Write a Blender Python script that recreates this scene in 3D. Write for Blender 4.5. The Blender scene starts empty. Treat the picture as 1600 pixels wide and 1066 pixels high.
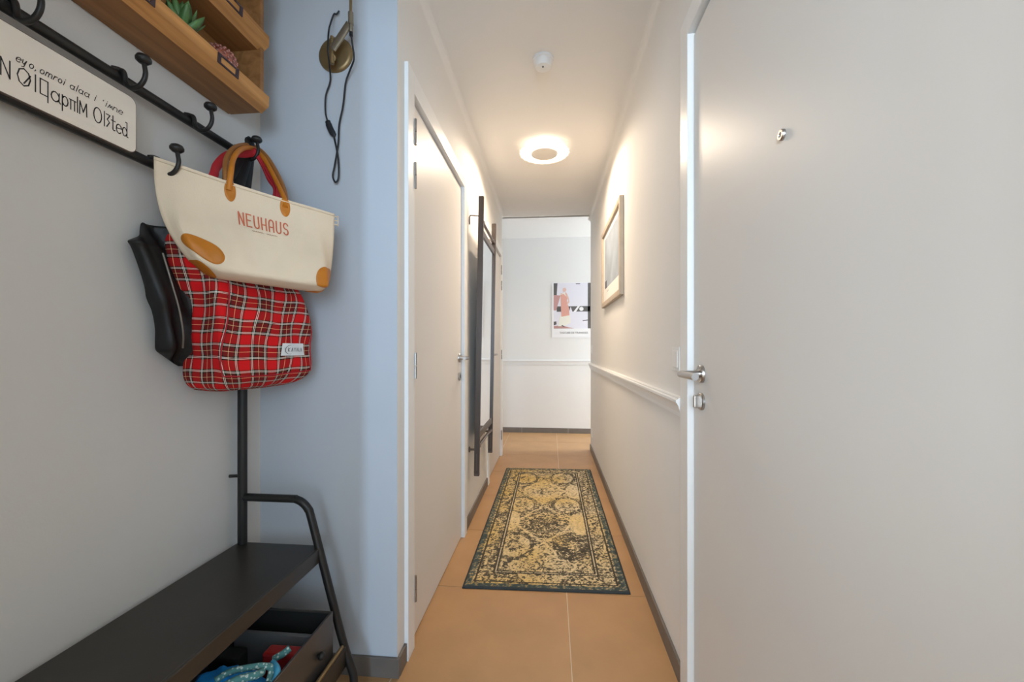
import bpy, bmesh, math, random
import numpy as np
from mathutils import Vector, Matrix, noise
random.seed(7); rng = np.random.default_rng(7)
S = bpy.context.scene
C = S.collection

# ------------------------------------------------------------------ camera, world, lights, exposure
F_PX = 650.0; YAW = math.atan(61/650.0); CAM_H = 1.10
cam_d = bpy.data.cameras.new('camera'); cam = bpy.data.objects.new('camera', cam_d); C.objects.link(cam)
cam_d.sensor_width = 36.0; cam_d.lens = F_PX*36.0/1600.0; cam_d.shift_y = 11/1600.0; cam_d.clip_start = 0.02
cam.location = (0, 0, CAM_H); cam.rotation_euler = (math.pi/2, 0, YAW)
S.camera = cam
S.view_settings.view_transform = 'Standard'; S.view_settings.look = 'None'
S.view_settings.gamma = 1.0; S.view_settings.use_curve_mapping = False
S.view_settings.exposure = 0.0
W = bpy.data.worlds.new('world'); S.world = W; W.use_nodes = True
W.node_tree.nodes['Background'].inputs[0].default_value = (0.75, 0.86, 1.0, 1); W.node_tree.nodes['Background'].inputs[1].default_value = 0.6

def area(name, loc, target, sx, sy, power, col):
    d = bpy.data.lights.new(name, 'AREA'); d.shape = 'RECTANGLE'; d.size = sx; d.size_y = sy; d.energy = power; d.color = col
    o = bpy.data.objects.new(name, d); C.objects.link(o); o.location = loc
    o.rotation_euler = (Vector(target)-Vector(loc)).to_track_quat('-Z', 'Z').to_euler(); o['kind'] = 'helper'
    return o
COOL = (0.48, 0.72, 1.0)
area('daylight_window', (-1.35, -4.12, 1.80), (0.1, 0, 1.55), 1.8, 1.15, 200, (0.74, 0.87, 1.0))    # wide window of the room behind the camera
area('added_slit_light', (0.02, -4.12, 1.25), (0.0, 1.35, 1.25), 0.10, 2.2, 82, COOL)          # unseen narrow source, added for the sharp-edged bright patch on the alcove wall
area('added_alcove_fill', (1.35, -4.12, 1.35), (0.3, 0, 1.35), 1.8, 2.1, 135, (0.56, 0.77, 1.0))               # unseen fill light, added to brighten the alcove
area('daylight_hall', (3.82, 4.97, 1.4), (0, 5.0, 1.3), 0.8, 1.7, 380, (0.74, 0.87, 1.0))         # window at the end of the cross hall
LAMP_STRENGTH = 600.0; LAMP_COL = (1.0, 0.82, 0.63)

# ------------------------------------------------------------------ helpers
def nt(m): return m.node_tree.nodes, m.node_tree.links
def mat(name, col, rough=0.6, metal=0.0, spec=0.5, bump=0.0, bscale=60.0, var=0.0, vscale=6.0, coat=0.0, emis=None, estr=0.0, trans=0.0):
    m = bpy.data.materials.new(name); m.use_nodes = True; N, L = nt(m); b = N['Principled BSDF']
    b.inputs['Base Color'].default_value = (*col, 1); b.inputs['Roughness'].default_value = rough
    b.inputs['Metallic'].default_value = metal; b.inputs['Specular IOR Level'].default_value = spec
    b.inputs['Coat Weight'].default_value = coat; b.inputs['Coat Roughness'].default_value = 0.2
    b.inputs['Transmission Weight'].default_value = trans
    if emis: b.inputs['Emission Color'].default_value = (*emis, 1); b.inputs['Emission Strength'].default_value = estr
    if bump or var:
        tc = N.new('ShaderNodeTexCoord')
    if bump:
        n = N.new('ShaderNodeTexNoise'); n.inputs['Scale'].default_value = bscale; n.inputs['Detail'].default_value = 4
        L.new(tc.outputs['Object'], n.inputs['Vector'])
        bp = N.new('ShaderNodeBump'); bp.inputs['Strength'].default_value = bump; bp.inputs['Distance'].default_value = 0.004
        L.new(n.outputs['Fac'], bp.inputs['Height']); L.new(bp.outputs['Normal'], b.inputs['Normal'])
    if var:
        n2 = N.new('ShaderNodeTexNoise'); n2.inputs['Scale'].default_value = vscale; n2.inputs['Detail'].default_value = 5
        L.new(tc.outputs['Object'], n2.inputs['Vector'])
        r = N.new('ShaderNodeValToRGB'); r.color_ramp.elements[0].position = 0.3; r.color_ramp.elements[1].position = 0.72
        r.color_ramp.elements[0].color = (*[c*(1-var) for c in col], 1); r.color_ramp.elements[1].color = (*[min(1, c*(1+var)) for c in col], 1)
        L.new(n2.outputs['Fac'], r.inputs['Fac']); L.new(r.outputs['Color'], b.inputs['Base Color'])
    return m

def wood(name, c1, c2, axis=1, rough=0.55):
    m = bpy.data.materials.new(name); m.use_nodes = True; N, L = nt(m); b = N['Principled BSDF']
    tc = N.new('ShaderNodeTexCoord'); mp = N.new('ShaderNodeMapping'); sc = [38, 38, 38]; sc[axis] = 2.2
    mp.inputs['Scale'].default_value = sc; L.new(tc.outputs['Object'], mp.inputs['Vector'])
    n = N.new('ShaderNodeTexNoise'); n.inputs['Scale'].default_value = 1.0; n.inputs['Detail'].default_value = 7; n.inputs['Distortion'].default_value = 0.6
    L.new(mp.outputs['Vector'], n.inputs['Vector'])
    r = N.new('ShaderNodeValToRGB'); r.color_ramp.elements[0].position = 0.28; r.color_ramp.elements[1].position = 0.7
    r.color_ramp.elements[0].color = (*c1, 1); r.color_ramp.elements[1].color = (*c2, 1)
    L.new(n.outputs['Fac'], r.inputs['Fac']); L.new(r.outputs['Color'], b.inputs['Base Color'])
    bp = N.new('ShaderNodeBump'); bp.inputs['Strength'].default_value = 0.25; bp.inputs['Distance'].default_value = 0.003
    L.new(n.outputs['Fac'], bp.inputs['Height']); L.new(bp.outputs['Normal'], b.inputs['Normal'])
    b.inputs['Roughness'].default_value = rough
    return m

M = dict(
    wall=mat('wall_paint', (0.80, 0.775, 0.74), 0.75, spec=0.25, bump=0.05, bscale=180),
    greywall=mat('grey_wall_paint', (0.70, 0.67, 0.63), 0.75, spec=0.25, bump=0.05, bscale=180),
    bluewall=mat('pale_blue_grey_paint', (0.56, 0.59, 0.63), 0.75, spec=0.25, bump=0.05, bscale=180),
    ceil=mat('ceiling_paint', (0.80, 0.775, 0.74), 0.8, spec=0.2, bump=0.03, bscale=150),
    door=mat('door_lacquer', (0.76, 0.72, 0.675), 0.42, spec=0.22, bump=0.02, bscale=30),
    trim=mat('trim_paint', (0.83, 0.82, 0.80), 0.35, spec=0.5),
    tile=mat('floor_tile', (0.45, 0.255, 0.115), 0.42, spec=0.4, bump=0.08, bscale=90, var=0.08, vscale=5),
    grout=mat('grout', (0.70, 0.56, 0.42), 0.9),
    plinth=mat('plinth_tile', (0.165, 0.14, 0.12), 0.45, spec=0.4, var=0.08, vscale=14),
    steel=mat('brushed_steel', (0.46, 0.44, 0.42), 0.28, metal=1.0, bump=0.05, bscale=300),
    hinge=mat('hinge_steel', (0.36, 0.34, 0.32), 0.35, metal=1.0),
    black=mat('black_iron', (0.022, 0.021, 0.020), 0.42, spec=0.5, metal=0.3, bump=0.06, bscale=120),
    seat=mat('black_sheet_steel', (0.030, 0.025, 0.019), 0.34, spec=0.5, bump=0.02, bscale=40, var=0.15, vscale=9),
    darkbox=mat('dark_lacquered_box', (0.055, 0.048, 0.042), 0.30, spec=0.5),
    boxin=mat('box_lining', (0.012, 0.012, 0.012), 0.8),
    sign=mat('sign_enamel', (0.88, 0.79, 0.68), 0.45, var=0.04, vscale=8),
    signedge=mat('sign_edge', (0.12, 0.08, 0.06), 0.5),
    ink=mat('ink', (0.025, 0.022, 0.02), 0.6),
    canvas=mat('canvas_cloth', (0.86, 0.69, 0.50), 0.85, spec=0.2, bump=0.25, bscale=420, var=0.05, vscale=9),
    tan=mat('tan_leather', (0.56, 0.185, 0.012), 0.5, spec=0.4, bump=0.12, bscale=200, var=0.1, vscale=14),
    brown=mat('brown_leather', (0.33, 0.13, 0.03), 0.5, spec=0.4, bump=0.12, bscale=200),
    red=mat('red_webbing', (0.46, 0.012, 0.02), 0.75, bump=0.2, bscale=500),
    logo=mat('logo_print', (0.62, 0.15, 0.07), 0.7),
    logo2=mat('logo_print_small', (0.50, 0.30, 0.18), 0.7),
    leather=mat('black_leather', (0.010, 0.0095, 0.0095), 0.46, spec=0.35, bump=0.35, bscale=45),
    zip=mat('zip_tape', (0.20, 0.18, 0.15), 0.5, metal=0.4),
    label=mat('woven_label', (0.80, 0.80, 0.80), 0.7),
    brass=mat('aged_brass', (0.27, 0.185, 0.085), 0.4, metal=0.6, var=0.15, vscale=25),
    bronze=mat('bronze_arm', (0.27, 0.23, 0.17), 0.4, metal=0.6),
    cable=mat('cable_rubber', (0.012, 0.014, 0.017), 0.5),
    holder=mat('label_holder_iron', (0.075, 0.05, 0.06), 0.5, metal=0.5),
    frame=mat('mirror_frame_iron', (0.070, 0.052, 0.042), 0.36, spec=0.5, metal=0.3, bump=0.05, bscale=80),
    rod=mat('mirror_rod', (0.13, 0.10, 0.085), 0.35, metal=0.7),
    mirror=mat('mirror_glass', (0.90, 0.91, 0.92), 0.02, metal=1.0),
    whiteplastic=mat('white_plastic', (0.80, 0.79, 0.77), 0.4),
    pale=mat('pale_oak', (0.48, 0.385, 0.28), 0.5, var=0.08, vscale=20),
    mount=mat('picture_mount', (0.80, 0.78, 0.74), 0.8),
    print_blue=mat('print_blue_grey', (0.36, 0.41, 0.47), 0.7, var=0.16, vscale=6),
    print_dark=mat('print_dark', (0.10, 0.10, 0.13), 0.7),
    glass=mat('clear_glass', (1, 1, 1), 0.02, trans=1.0),
    paper=mat('poster_paper', (0.83, 0.81, 0.80), 0.7),
    p_grey=mat('poster_grey', (0.105, 0.095, 0.09), 0.7),
    p_pink=mat('poster_pink', (0.66, 0.33, 0.26), 0.7),
    p_rose=mat('poster_rose', (0.50, 0.27, 0.25), 0.7),
    p_cream=mat('poster_cream', (0.80, 0.76, 0.66), 0.7),
    p_lilac=mat('poster_lilac', (0.74, 0.71, 0.76), 0.7),
    p_skin=mat('poster_skin', (0.70, 0.46, 0.38), 0.7),
    leaf=mat('succulent_leaf', (0.10, 0.22, 0.065), 0.45, var=0.35, vscale=16),
    pot=mat('pot_clay', (0.10, 0.085, 0.075), 0.6),
    wicker=mat('gold_wicker', (0.52, 0.30, 0.08), 0.5, bump=0.4, bscale=120),
    copper=mat('rose_copper', (0.50, 0.20, 0.15), 0.25, metal=0.85),
    blue=mat('blue_fleece', (0.008, 0.30, 0.78), 0.75, bump=0.5, bscale=70, var=0.2, vscale=20),
    redplastic=mat('red_plastic', (0.38, 0.015, 0.012), 0.4),
    card=mat('grey_card', (0.13, 0.13, 0.13), 0.6),
    lampwhite=mat('lamp_cover', (0.72, 0.66, 0.58), 0.5),
    lampglow=mat('lamp_diffuser', (0.85, 0.82, 0.76), 0.4, emis=(1.0, 0.86, 0.68), estr=0.55),
    lamplight=mat('lamp_led', (0.9, 0.9, 0.9), 0.5, emis=LAMP_COL, estr=LAMP_STRENGTH),
    wood=wood('pine_stained', (0.36, 0.15, 0.035), (0.66, 0.32, 0.10)),
    woodx=wood('pine_dark', (0.20, 0.085, 0.024), (0.38, 0.175, 0.058)),
)

def origin(o):
    v = Vector((0, 0, 0))
    while o is not None: v = v+o.location; o = o.parent
    return v
def tag(o, label=None, cat=None, group=None, kind=None):
    if label: o['label'] = label
    if cat: o['category'] = cat
    if group: o['group'] = group
    if kind: o['kind'] = kind
    return o
def thing(name, label, cat, loc=(0, 0, 0), group=None):
    o = bpy.data.objects.new(name, None); o.empty_display_size = 0.05; C.objects.link(o); o.location = loc
    return tag(o, label, cat, group)
def link(name, me, m, parent=None, smooth=False, loc=None):
    """mesh given in world coordinates; becomes a child whose origin sits at its parent's origin (or at loc)"""
    if m is not None: me.materials.append(m)
    o = bpy.data.objects.new(name, me); C.objects.link(o)
    base = origin(parent) if parent else Vector((0, 0, 0))
    at = Vector(loc) if loc is not None else (base if parent else Vector((0, 0, 0)))
    me.transform(Matrix.Translation(-at))
    o.location = at-base; o.parent = parent
    if smooth:
        me.polygons.foreach_set('use_smooth', [True]*len(me.polygons))
    return o
def bm_link(name, bm, m, parent=None, smooth=False, loc=None, sharp=None):
    bmesh.ops.recalc_face_normals(bm, faces=bm.faces)
    me = bpy.data.meshes.new(name); bm.to_mesh(me); bm.free()
    o = link(name, me, m, parent, smooth, loc)
    if sharp: me.set_sharp_from_angle(angle=math.radians(sharp))
    return o
def py_link(name, vs, fs, m, parent=None, smooth=False, loc=None):
    me = bpy.data.meshes.new(name); me.from_pydata([tuple(v) for v in vs], [], fs); me.update()
    return link(name, me, m, parent, smooth, loc)
def bx(bm, x0, x1, y0, y1, z0, z1, bev=0.0):
    r = bmesh.ops.create_cube(bm, size=1.0); vs = r['verts']
    for v in vs: v.co = Vector(((x0+x1)/2+v.co.x*(x1-x0), (y0+y1)/2+v.co.y*(y1-y0), (z0+z1)/2+v.co.z*(z1-z0)))
    if bev:
        es = list({e for v in vs for e in v.link_edges})
        bmesh.ops.bevel(bm, geom=es, offset=bev, segments=2, affect='EDGES', profile=0.5)
def box(name, x0, x1, y0, y1, z0, z1, m, parent=None, bev=0.0, loc=None):
    bm = bmesh.new(); bx(bm, x0, x1, y0, y1, z0, z1, bev); return bm_link(name, bm, m, parent, loc=loc)
def catmull(pts, n=8):
    P = [Vector(p) for p in pts]; P = [2*P[0]-P[1]]+P+[2*P[-1]-P[-2]]; out = []
    for i in range(1, len(P)-2):
        a, b, c, d = P[i-1:i+3]
        for k in range(n):
            t = k/n
            out.append(0.5*((2*b)+(c-a)*t+(2*a-5*b+4*c-d)*t*t+(3*b-a-3*c+d)*t**3))
    out.append(P[-2]); return out
def tube(bm, pts, r, seg=10, caps=True, flat=None):
    """sweep a circle (radius or list of radii) along points with parallel transport; flat=(axis, factor) squashes the section along axis"""
    P = [Vector(p) for p in pts]; n = len(P); R = r if isinstance(r, (list, tuple)) else [r]*n
    T = [(P[min(i+1, n-1)]-P[max(i-1, 0)]).normalized() for i in range(n)]
    u = T[0].orthogonal().normalized(); rings = []
    for i in range(n):
        if i: u = (u-T[i]*u.dot(T[i])).normalized()
        w = T[i].cross(u); ring = []
        for k in range(seg):
            a = 2*math.pi*k/seg; off = (u*math.cos(a)+w*math.sin(a))*R[i]
            if flat: ax = Vector(flat[0]); off = off-ax*off.dot(ax)*(1-flat[1])
            ring.append(bm.verts.new(P[i]+off))
        rings.append(ring)
    for i in range(n-1):
        for k in range(seg):
            bm.faces.new((rings[i][k], rings[i][(k+1) % seg], rings[i+1][(k+1) % seg], rings[i+1][k]))
    if caps: bm.faces.new(rings[0][::-1]); bm.faces.new(rings[-1])
def tube_obj(name, pts, r, m, parent=None, seg=10, flat=None, loc=None):
    bm = bmesh.new(); tube(bm, pts, r, seg, True, flat); return bm_link(name, bm, m, parent, True, loc, sharp=50)
def lathe(bm, prof, c, axis='Z', seg=32):
    """revolve (r, h) profile about an axis through c"""
    rings = []
    for r, h in prof:
        ring = []
        for k in range(seg):
            a = 2*math.pi*k/seg; x, y = r*math.cos(a), r*math.sin(a)
            v = {'Z': (x, y, h), 'X': (h, x, y), 'Y': (x, h, y)}[axis]
            ring.append(bm.verts.new(Vector(c)+Vector(v)))
        rings.append(ring)
    for i in range(len(rings)-1):
        for k in range(seg):
            bm.faces.new((rings[i][k], rings[i][(k+1) % seg], rings[i+1][(k+1) % seg], rings[i+1][k]))
    bm.faces.new(rings[0][::-1]); bm.faces.new(rings[-1])
def lathe_obj(name, prof, c, m, parent=None, axis='Z', seg=32, sharp=40):
    bm = bmesh.new(); lathe(bm, prof, c, axis, seg); return bm_link(name, bm, m, parent, True, sharp=sharp)
def prism(bm, poly, map0, map1):
    a = [bm.verts.new(map0(*p)) for p in poly]; b = [bm.verts.new(map1(*p)) for p in poly]; n = len(poly)
    bm.faces.new(a); bm.faces.new(b[::-1])
    for i in range(n): bm.faces.new((a[i], a[(i+1) % n], b[(i+1) % n], b[i]))
def struct(name, label, cat, bm, m):
    o = bm_link(name, bm, m); return tag(o, label, cat, kind='structure')
def ribbon(bm, pts, w, fn):
    """thin flat stroke along 2D points, mapped to 3D by fn(u, v)"""
    for (a, b) in zip(pts[:-1], pts[1:]):
        dx, dy = b[0]-a[0], b[1]-a[1]; L = math.hypot(dx, dy)
        if L < 1e-9: continue
        nx, ny = -dy/L*w/2, dx/L*w/2; ex, ey = dx/L*w*0.4, dy/L*w*0.4
        k = max(1, int(L/0.004)); prev = None
        for i in range(k+1):
            t = i/k; px, py = a[0]-ex+(dx+2*ex)*t, a[1]-ey+(dy+2*ey)*t
            cur = (bm.verts.new(fn(px+nx, py+ny)), bm.verts.new(fn(px-nx, py-ny)))
            if prev: bm.faces.new((prev[0], prev[1], cur[1], cur[0]))
            prev = cur
# single-stroke letters in a unit box
def arc(cx, cy, rx, ry, a0, a1, n=10): return [(cx+rx*math.cos(math.radians(a0+(a1-a0)*i/n)), cy+ry*math.sin(math.radians(a0+(a1-a0)*i/n))) for i in range(n+1)]
G = {
    'N': [[(0, 0), (0, 1), (1, 0), (1, 1)]], 'E': [[(1, 1), (0, 1), (0, 0), (1, 0)], [(0, .52), (.8, .52)]],
    'U': [[(0, 1), (0, .25)]+arc(.5, .25, .5, .25, 180, 360)+[(1, 1)]], 'H': [[(0, 0), (0, 1)], [(1, 0), (1, 1)], [(0, .45), (1, .45)]],
    'A': [[(0, 0), (.0, .72)]+arc(.5, .72, .5, .28, 180, 0)+[(1, 0)], [(0, .4), (1, .4)]],
    'S': [arc(.5, .75, .5, .25, 20, 250)+arc(.5, .25, .5, .25, 90, -160)], 'K': [[(0, 0), (0, 1)], [(1, 1), (0, .45), (1, 0)]],
    'Y': [[(0, 1), (.5, .5), (1, 1)], [(.5, .5), (.5, 0)]], 'L': [[(0, 1), (0, 0), (.9, 0)]], 'V': [[(0, 0), (.5, 1), (1, 0)]],
    'O': [arc(.5, .5, .5, .5, 0, 360, 18)], 'o': [arc(.5, .3, .5, .3, 0, 360, 14)],
    'e': [[(.05, .3), (.95, .36)]+arc(.5, .3, .5, .32, 10, 320)], 'y': [[(0, .6), (.1, .15), (.5, .05), (.9, .6)], [(.9, .6), (.7, -.3), (.2, -.35)]],
    'a': [arc(.45, .3, .45, .3, 20, 340), [(.92, .6), (.88, .1), (1.05, 0)]], 'm': [[(0, 0), (.06, .6)]]+[arc(.28, .4, .2, .2, 180, 0)+[(.48, 0)], arc(.74, .4, .24, .2, 180, 0)+[(1, 0)]],
    'r': [[(0, 0), (.15, .6)], arc(.6, .3, .45, .3, 170, 60)], 'i': [[(.4, 0), (.5, .6)], [(.55, .82), (.56, .88)]], 'l': [[(.4, 0), (.5, 1)]], ',': [[(.45, .1), (.3, -.12)]],
    'n': [[(0, 0), (.1, .6)], arc(.5, .35, .42, .25, 180, 20)+[(.95, .05), (1.1, 0)]], 't': [[(.45, 1), (.45, .1)]+arc(.7, .12, .25, .12, 180, 320), [(.1, .66), (.95, .66)]],
    'd': [arc(.42, .3, .42, .3, 20, 340), [(.6, 1.02), (.88, 1.02), (.88, 0), (1.1, 0)]], 'I': [[(.5, 0), (.5, 1)]], 'p': [[(.1, -.35), (.1, .65)], arc(.52, .32, .42, .3, 150, -150)],
    'q': [[(.05, .05), (.05, .95), (.95, .95), (.95, -.3)], [(.05, .05), (.95, .05)]], 'Q': [arc(.5, .5, .5, .5, 0, 360, 8), [(.5, .15), (1.0, .75)]],
    'T': [[(0, .62), (1, .62)], [(.2, 0), (.2, .62)], [(.8, 0), (.8, .62)]], 'M': [[(0, 0), (.05, .85), (.5, .2), (.95, .85), (1, 0)]], 'z': [[(.1, .9), (.9, .9), (.3, .55), (.8, .4), (.2, .05)]], 'w': [[(0, 0), (.3, .6), (.5, .15), (.8, .5), (1, .1)]],
}

# ------------------------------------------------------------------ setting
XL, XR, XA, YA = -0.512, 0.426, -1.0, 1.35       # corridor left/right faces, alcove side wall, alcove end wall
YLE, YRE, YF, ZC = 4.33, 4.55, 5.41, 2.48         # ends of the corridor's walls, far wall, ceiling
# floor: slab of grout with tiles as pieces
bm = bmesh.new(); bx(bm, -2.6, 4.0, -4.3, 5.6, -0.12, -0.002)
floor = struct('floor', 'warm beige square tiled floor running down the corridor', 'floor', bm, M['grout'])
tile_me = None; tm = random
bm = bmesh.new(); bx(bm, -0.2982, 0.2982, -0.2982, 0.2982, -0.010, 0.0, 0.0012)
bmesh.ops.recalc_face_normals(bm, faces=bm.faces); tile_me = bpy.data.meshes.new('tile'); bm.to_mesh(tile_me); bm.free(); tile_me.materials.append(M['tile'])
for i in range(-3, 4):
    for j in range(-4, 7):
        cx, cy = 0.07+0.6*(i+0.5), 1.885+0.6*(j+0.5)
        if cy > 5.5 or cy < -0.6 or cx < -1.3 or cx > 2.3: continue
        if (cx > 0.75 or cx < -0.85) and 1.6 < cy < 4.2: continue
        if cx > 0.75 and cy < 2: continue
        o = bpy.data.objects.new('tile', tile_me); C.objects.link(o); o.parent = floor; o.location = (cx, cy, 0.0005*random.random()); o.rotation_euler.z = random.choice((0, math.pi))
bm = bmesh.new(); bx(bm, -2.6, 4.0, -4.3, 4.40, ZC, ZC+0.1); bx(bm, -2.0, 4.0, 4.40, 5.6, ZC+0.05, ZC+0.15); bx(bm, -2, 4.0, 4.38, 4.42, ZC, ZC+.15)
struct('ceiling', 'white painted ceiling above the corridor', 'ceiling', bm, M['ceil'])
bm = bmesh.new(); bx(bm, XA-0.12, XA, -0.2, YA+0.12, 0, ZC)
struct('wall_left', 'pale grey side wall behind the black coat stand', 'wall', bm, M['greywall'])
bm = bmesh.new(); bx(bm, XA, XL-.0005, YA, YA+0.12, 0, ZC)
struct('wall_alcove', 'bluish grey end wall of the coat alcove, brass lamp on it', 'wall', bm, M['bluewall'])
bm = bmesh.new()
for (y0, y1, z0, z1) in ((1.47, 2.40, 2.09, ZC), (YA+.002, 1.47, 0, ZC), (2.40, 3.32, 0, ZC), (3.32, 4.27, 2.09, ZC), (4.27, YLE, 0, ZC)):
    bx(bm, XL-(0.02 if y0 < 1.4 else 0.12), XL, y0, y1, z0, z1)
struct('wall_inner', 'long white corridor wall holding the two flush doors and the mirror', 'wall', bm, M['wall'])
bm = bmesh.new()
for (y0, y1, z0, z1) in ((1.335, YRE, 0, ZC), (0.30, 1.335, 2.085, ZC), (-0.2, 0.30, 0, ZC)):
    bx(bm, XR, XR+0.12, y0, y1, z0, z1)
struct('wall_right', 'white corridor wall with chair rail and pale framed print', 'wall', bm, M['wall'])
bm = bmesh.new(); bx(bm, -2.0, 4.0, YF, YF+0.12, 0, ZC+.1)
struct('wall_far', 'white end wall with the poster, above a grey chair rail', 'wall', bm, M['wall'])
# cross hall ends and the room behind the camera
bm = bmesh.new(); bx(bm, -1.7, -1.58, YLE-.1, YF, 0, ZC+.1); bx(bm, -1.7, XL-0.12, YLE-0.12, YLE, 0, ZC)
struct('wall_hall_west', 'white cross hall wall hidden round the corner', 'wall', bm, M['wall'])
bm = bmesh.new(); bx(bm, 3.9, 3.98, YRE-.1, YF, 0, 0.5); bx(bm, 3.9, 3.98, YRE-.1, YF, 2.3, ZC+.1); bx(bm, XR+0.12, 3.98, YRE-0.12, YRE, 0, ZC)
struct('wall_hall_east', 'white cross hall wall with the hall window', 'wall', bm, M['wall'])
bm = bmesh.new()
for (x0, x1, z0, z1) in ((-2.6, -0.46, 0, ZC), (0.42, 2.5, 0, ZC), (-0.46, 0.42, 2.2, ZC)):
    bx(bm, x0, x1, -0.16, -0.06, z0, z1)
struct('wall_doorway', 'white wall with the open doorway the picture is taken from', 'wall', bm, M['wall'])
bm = bmesh.new(); bx(bm, -0.11, 0.36, -0.62, -0.54, 0, 1.06)  # unseen block, added to darken the lower part of the entrance door
struct('door_shade_block', 'unseen low white block added behind the doorway to shade the entrance door', 'wall', bm, M['wall'])
bm = bmesh.new(); bx(bm, -2.72, -2.6, -4.3, -0.06, 0, ZC); bx(bm, 2.5, 2.62, -4.3, -0.06, 0, ZC)
for (x0, x1, z0, z1) in ((-2.6, -2.28, 0, ZC), (-.42, -.08, 0, ZC), (-2.28, -.42, 0, 1.2), (-2.28, -.42, 2.42, ZC), (0.12, 0.42, 0, ZC), (2.28, 2.5, 0, ZC), (-0.08, 0.12, 0, 0.1), (-0.08, 0.12, 2.4, ZC), (0.42, 2.28, 0, 0.25), (0.42, 2.28, 2.42, ZC)):
    bx(bm, x0, x1, -4.3, -4.2, z0, z1)
struct('wall_room', 'white room walls around the big window behind the doorway', 'wall', bm, M['wall'])

# cornice coves
def cove(name, label, x, sgn, y0, y1):
    R = 0.032; prof = [(0, 0), (0, -R)]+[(R-R*math.cos(a), -R+R*math.sin(a)) for a in [math.pi/2*k/6 for k in range(1, 6)]]+[(R, 0)]
    prof = [(0, 0), (0, -R)]+[(R*(1-math.cos(math.pi/2*k/6)), -R*(1-math.sin(math.pi/2*k/6))) for k in range(1, 7)]
    bm = bmesh.new(); prism(bm, prof, lambda u, v: (x+sgn*u, y0, ZC+v), lambda u, v: (x+sgn*u, y1, ZC+v)); struct(name, label, 'trim', bm, M['ceil'])
cove('trim_1', 'slim plaster cove along the top of the door side corridor wall', XL, 1, YA, YLE)
cove('trim_2', 'slim plaster cove along the top of the chair rail wall', XR, -1, 0.0, YRE)
# chair rails
RAIL = [(0, 0), (0.008, 0.001), (0.008, 0.008), (0.011, 0.010), (0.011, 0.014), (0.013, 0.022), (0.017, 0.036), (0.022, 0.046), (0.025, 0.049), (0.025, 0.057), (0.017, 0.060), (0.017, 0.064), (0, 0.066)]
bm = bmesh.new(); prism(bm, RAIL, lambda u, v: (XR-u, 1.385, 0.875+v), lambda u, v: (XR-u, YRE, 0.875+v))
struct('trim_3', 'white moulded chair rail along the corridor wall with the framed print', 'trim', bm, M['trim'])
bm = bmesh.new(); prism(bm, RAIL, lambda u, v: (-1.58, YF-u, 0.883+v), lambda u, v: (3.9, YF-u, 0.883+v))
struct('trim_4', 'white moulded chair rail across the far wall under the poster', 'trim', bm, M['trim'])
# plinths, tile by tile
def plinth(name, label, runs):
    first = True; root = None
    for (ax, c0, c1, a0, a1, h) in runs:
        a = a0
        while a < a1-1e-4:
            b = min(a+0.6, a1); g = 0.0012
            args = (c0, c1, a+g, b-g) if ax == 'y' else (a+g, b-g, c0, c1)
            if root is None:
                root = box(name, *args, 0, h, M['plinth'], bev=0.0015); tag(root, label, 'baseboard', kind='structure')
            else: box('plinth_tile', *args, 0, h, M['plinth'], root, bev=0.0015, loc=None)
            a = b
plinth('baseboard_alcove', 'grey tile plinth along the alcove end wall below the lamp', [('x', YA-0.010, YA, XA, XL+0.010, 0.066), ('y', XL, XL+0.010, YA, 1.417, 0.066)])
plinth('baseboard_inner', 'short brown tile plinth under the mirror between two doors', [('y', XL, XL+0.010, 2.462, 3.285, 0.066)])
plinth('baseboard_right', 'long brown tile plinth along the chair rail wall', [('y', XR-0.010, XR, 1.385, YRE, 0.066)])
plinth('baseboard_far', 'grey tile plinth across the far wall', [('x', YF-0.010, YF, -1.58, 3.9, 0.066)])
plinth('baseboard_left', 'grey tile plinth behind the coat stand bench', [('y', XA, XA+0.010, -0.05, YA-0.012, 0.066)])

# ------------------------------------------------------------------ doors
def hinge_at(parent, x, y, z, sgn, h=0.095):
    bm = bmesh.new(); tube(bm, [(x+sgn*0.004, y, z-h/2), (x+sgn*0.004, y, z-0.002)], 0.0052, 10); tube(bm, [(x+sgn*0.004, y, z+0.001), (x+sgn*0.004, y, z+h/2)], 0.0052, 10)
    bm_link('hinge', bm, M['hinge'], parent, True, sharp=40)
def lever(parent, x, y, z, sgn, ydir, proj=0.062, ln=0.13):
    """lever handle on a face at x, leaving towards sgn*x, lever running ydir along y"""
    h = lathe_obj('handle', [(0.0, 0), (0.0262, 0), (0.0262, 0.006*sgn), (0.024, 0.009*sgn), (0.012, 0.009*sgn), (0.011, 0.022*sgn), (0.0, 0.022*sgn)], (x, y, z), M['steel'], parent, 'X', 28)
    bm = bmesh.new()
    e = x+sgn*proj
    pts = [(x+sgn*0.005, y, z), (e-sgn*0.014, y, z), (e-sgn*0.008, y+ydir*0.0015, z), (e-sgn*0.003, y+ydir*0.006, z), (e, y+ydir*0.014, z), (e, y+ydir*ln, z)]
    tube(bm, pts, 0.0095, 16); bm_link('lever', bm, M['steel'], h, True, sharp=40)
    return h
def escutcheon(parent, x, y, z, sgn, turn=False):
    p = lathe_obj('lock_plate', [(0, 0), (0.025, 0), (0.025, 0.006*sgn), (0.023, 0.008*sgn), (0, 0.008*sgn)], (x, y, z), M['steel'], parent, 'X', 28)
    if turn: box('thumb_turn', min(x, x+sgn*0.024), max(x, x+sgn*0.024), y-0.007, y+0.007, z-0.018, z+0.018, M['steel'], p, 0.003)
    else: box('keyhole', min(x+sgn*.006, x+sgn*0.0095), max(x+sgn*.006, x+sgn*0.0095), y-0.004, y+0.004, z-0.010, z+0.010, M['ink'], p, 0.001)
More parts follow.
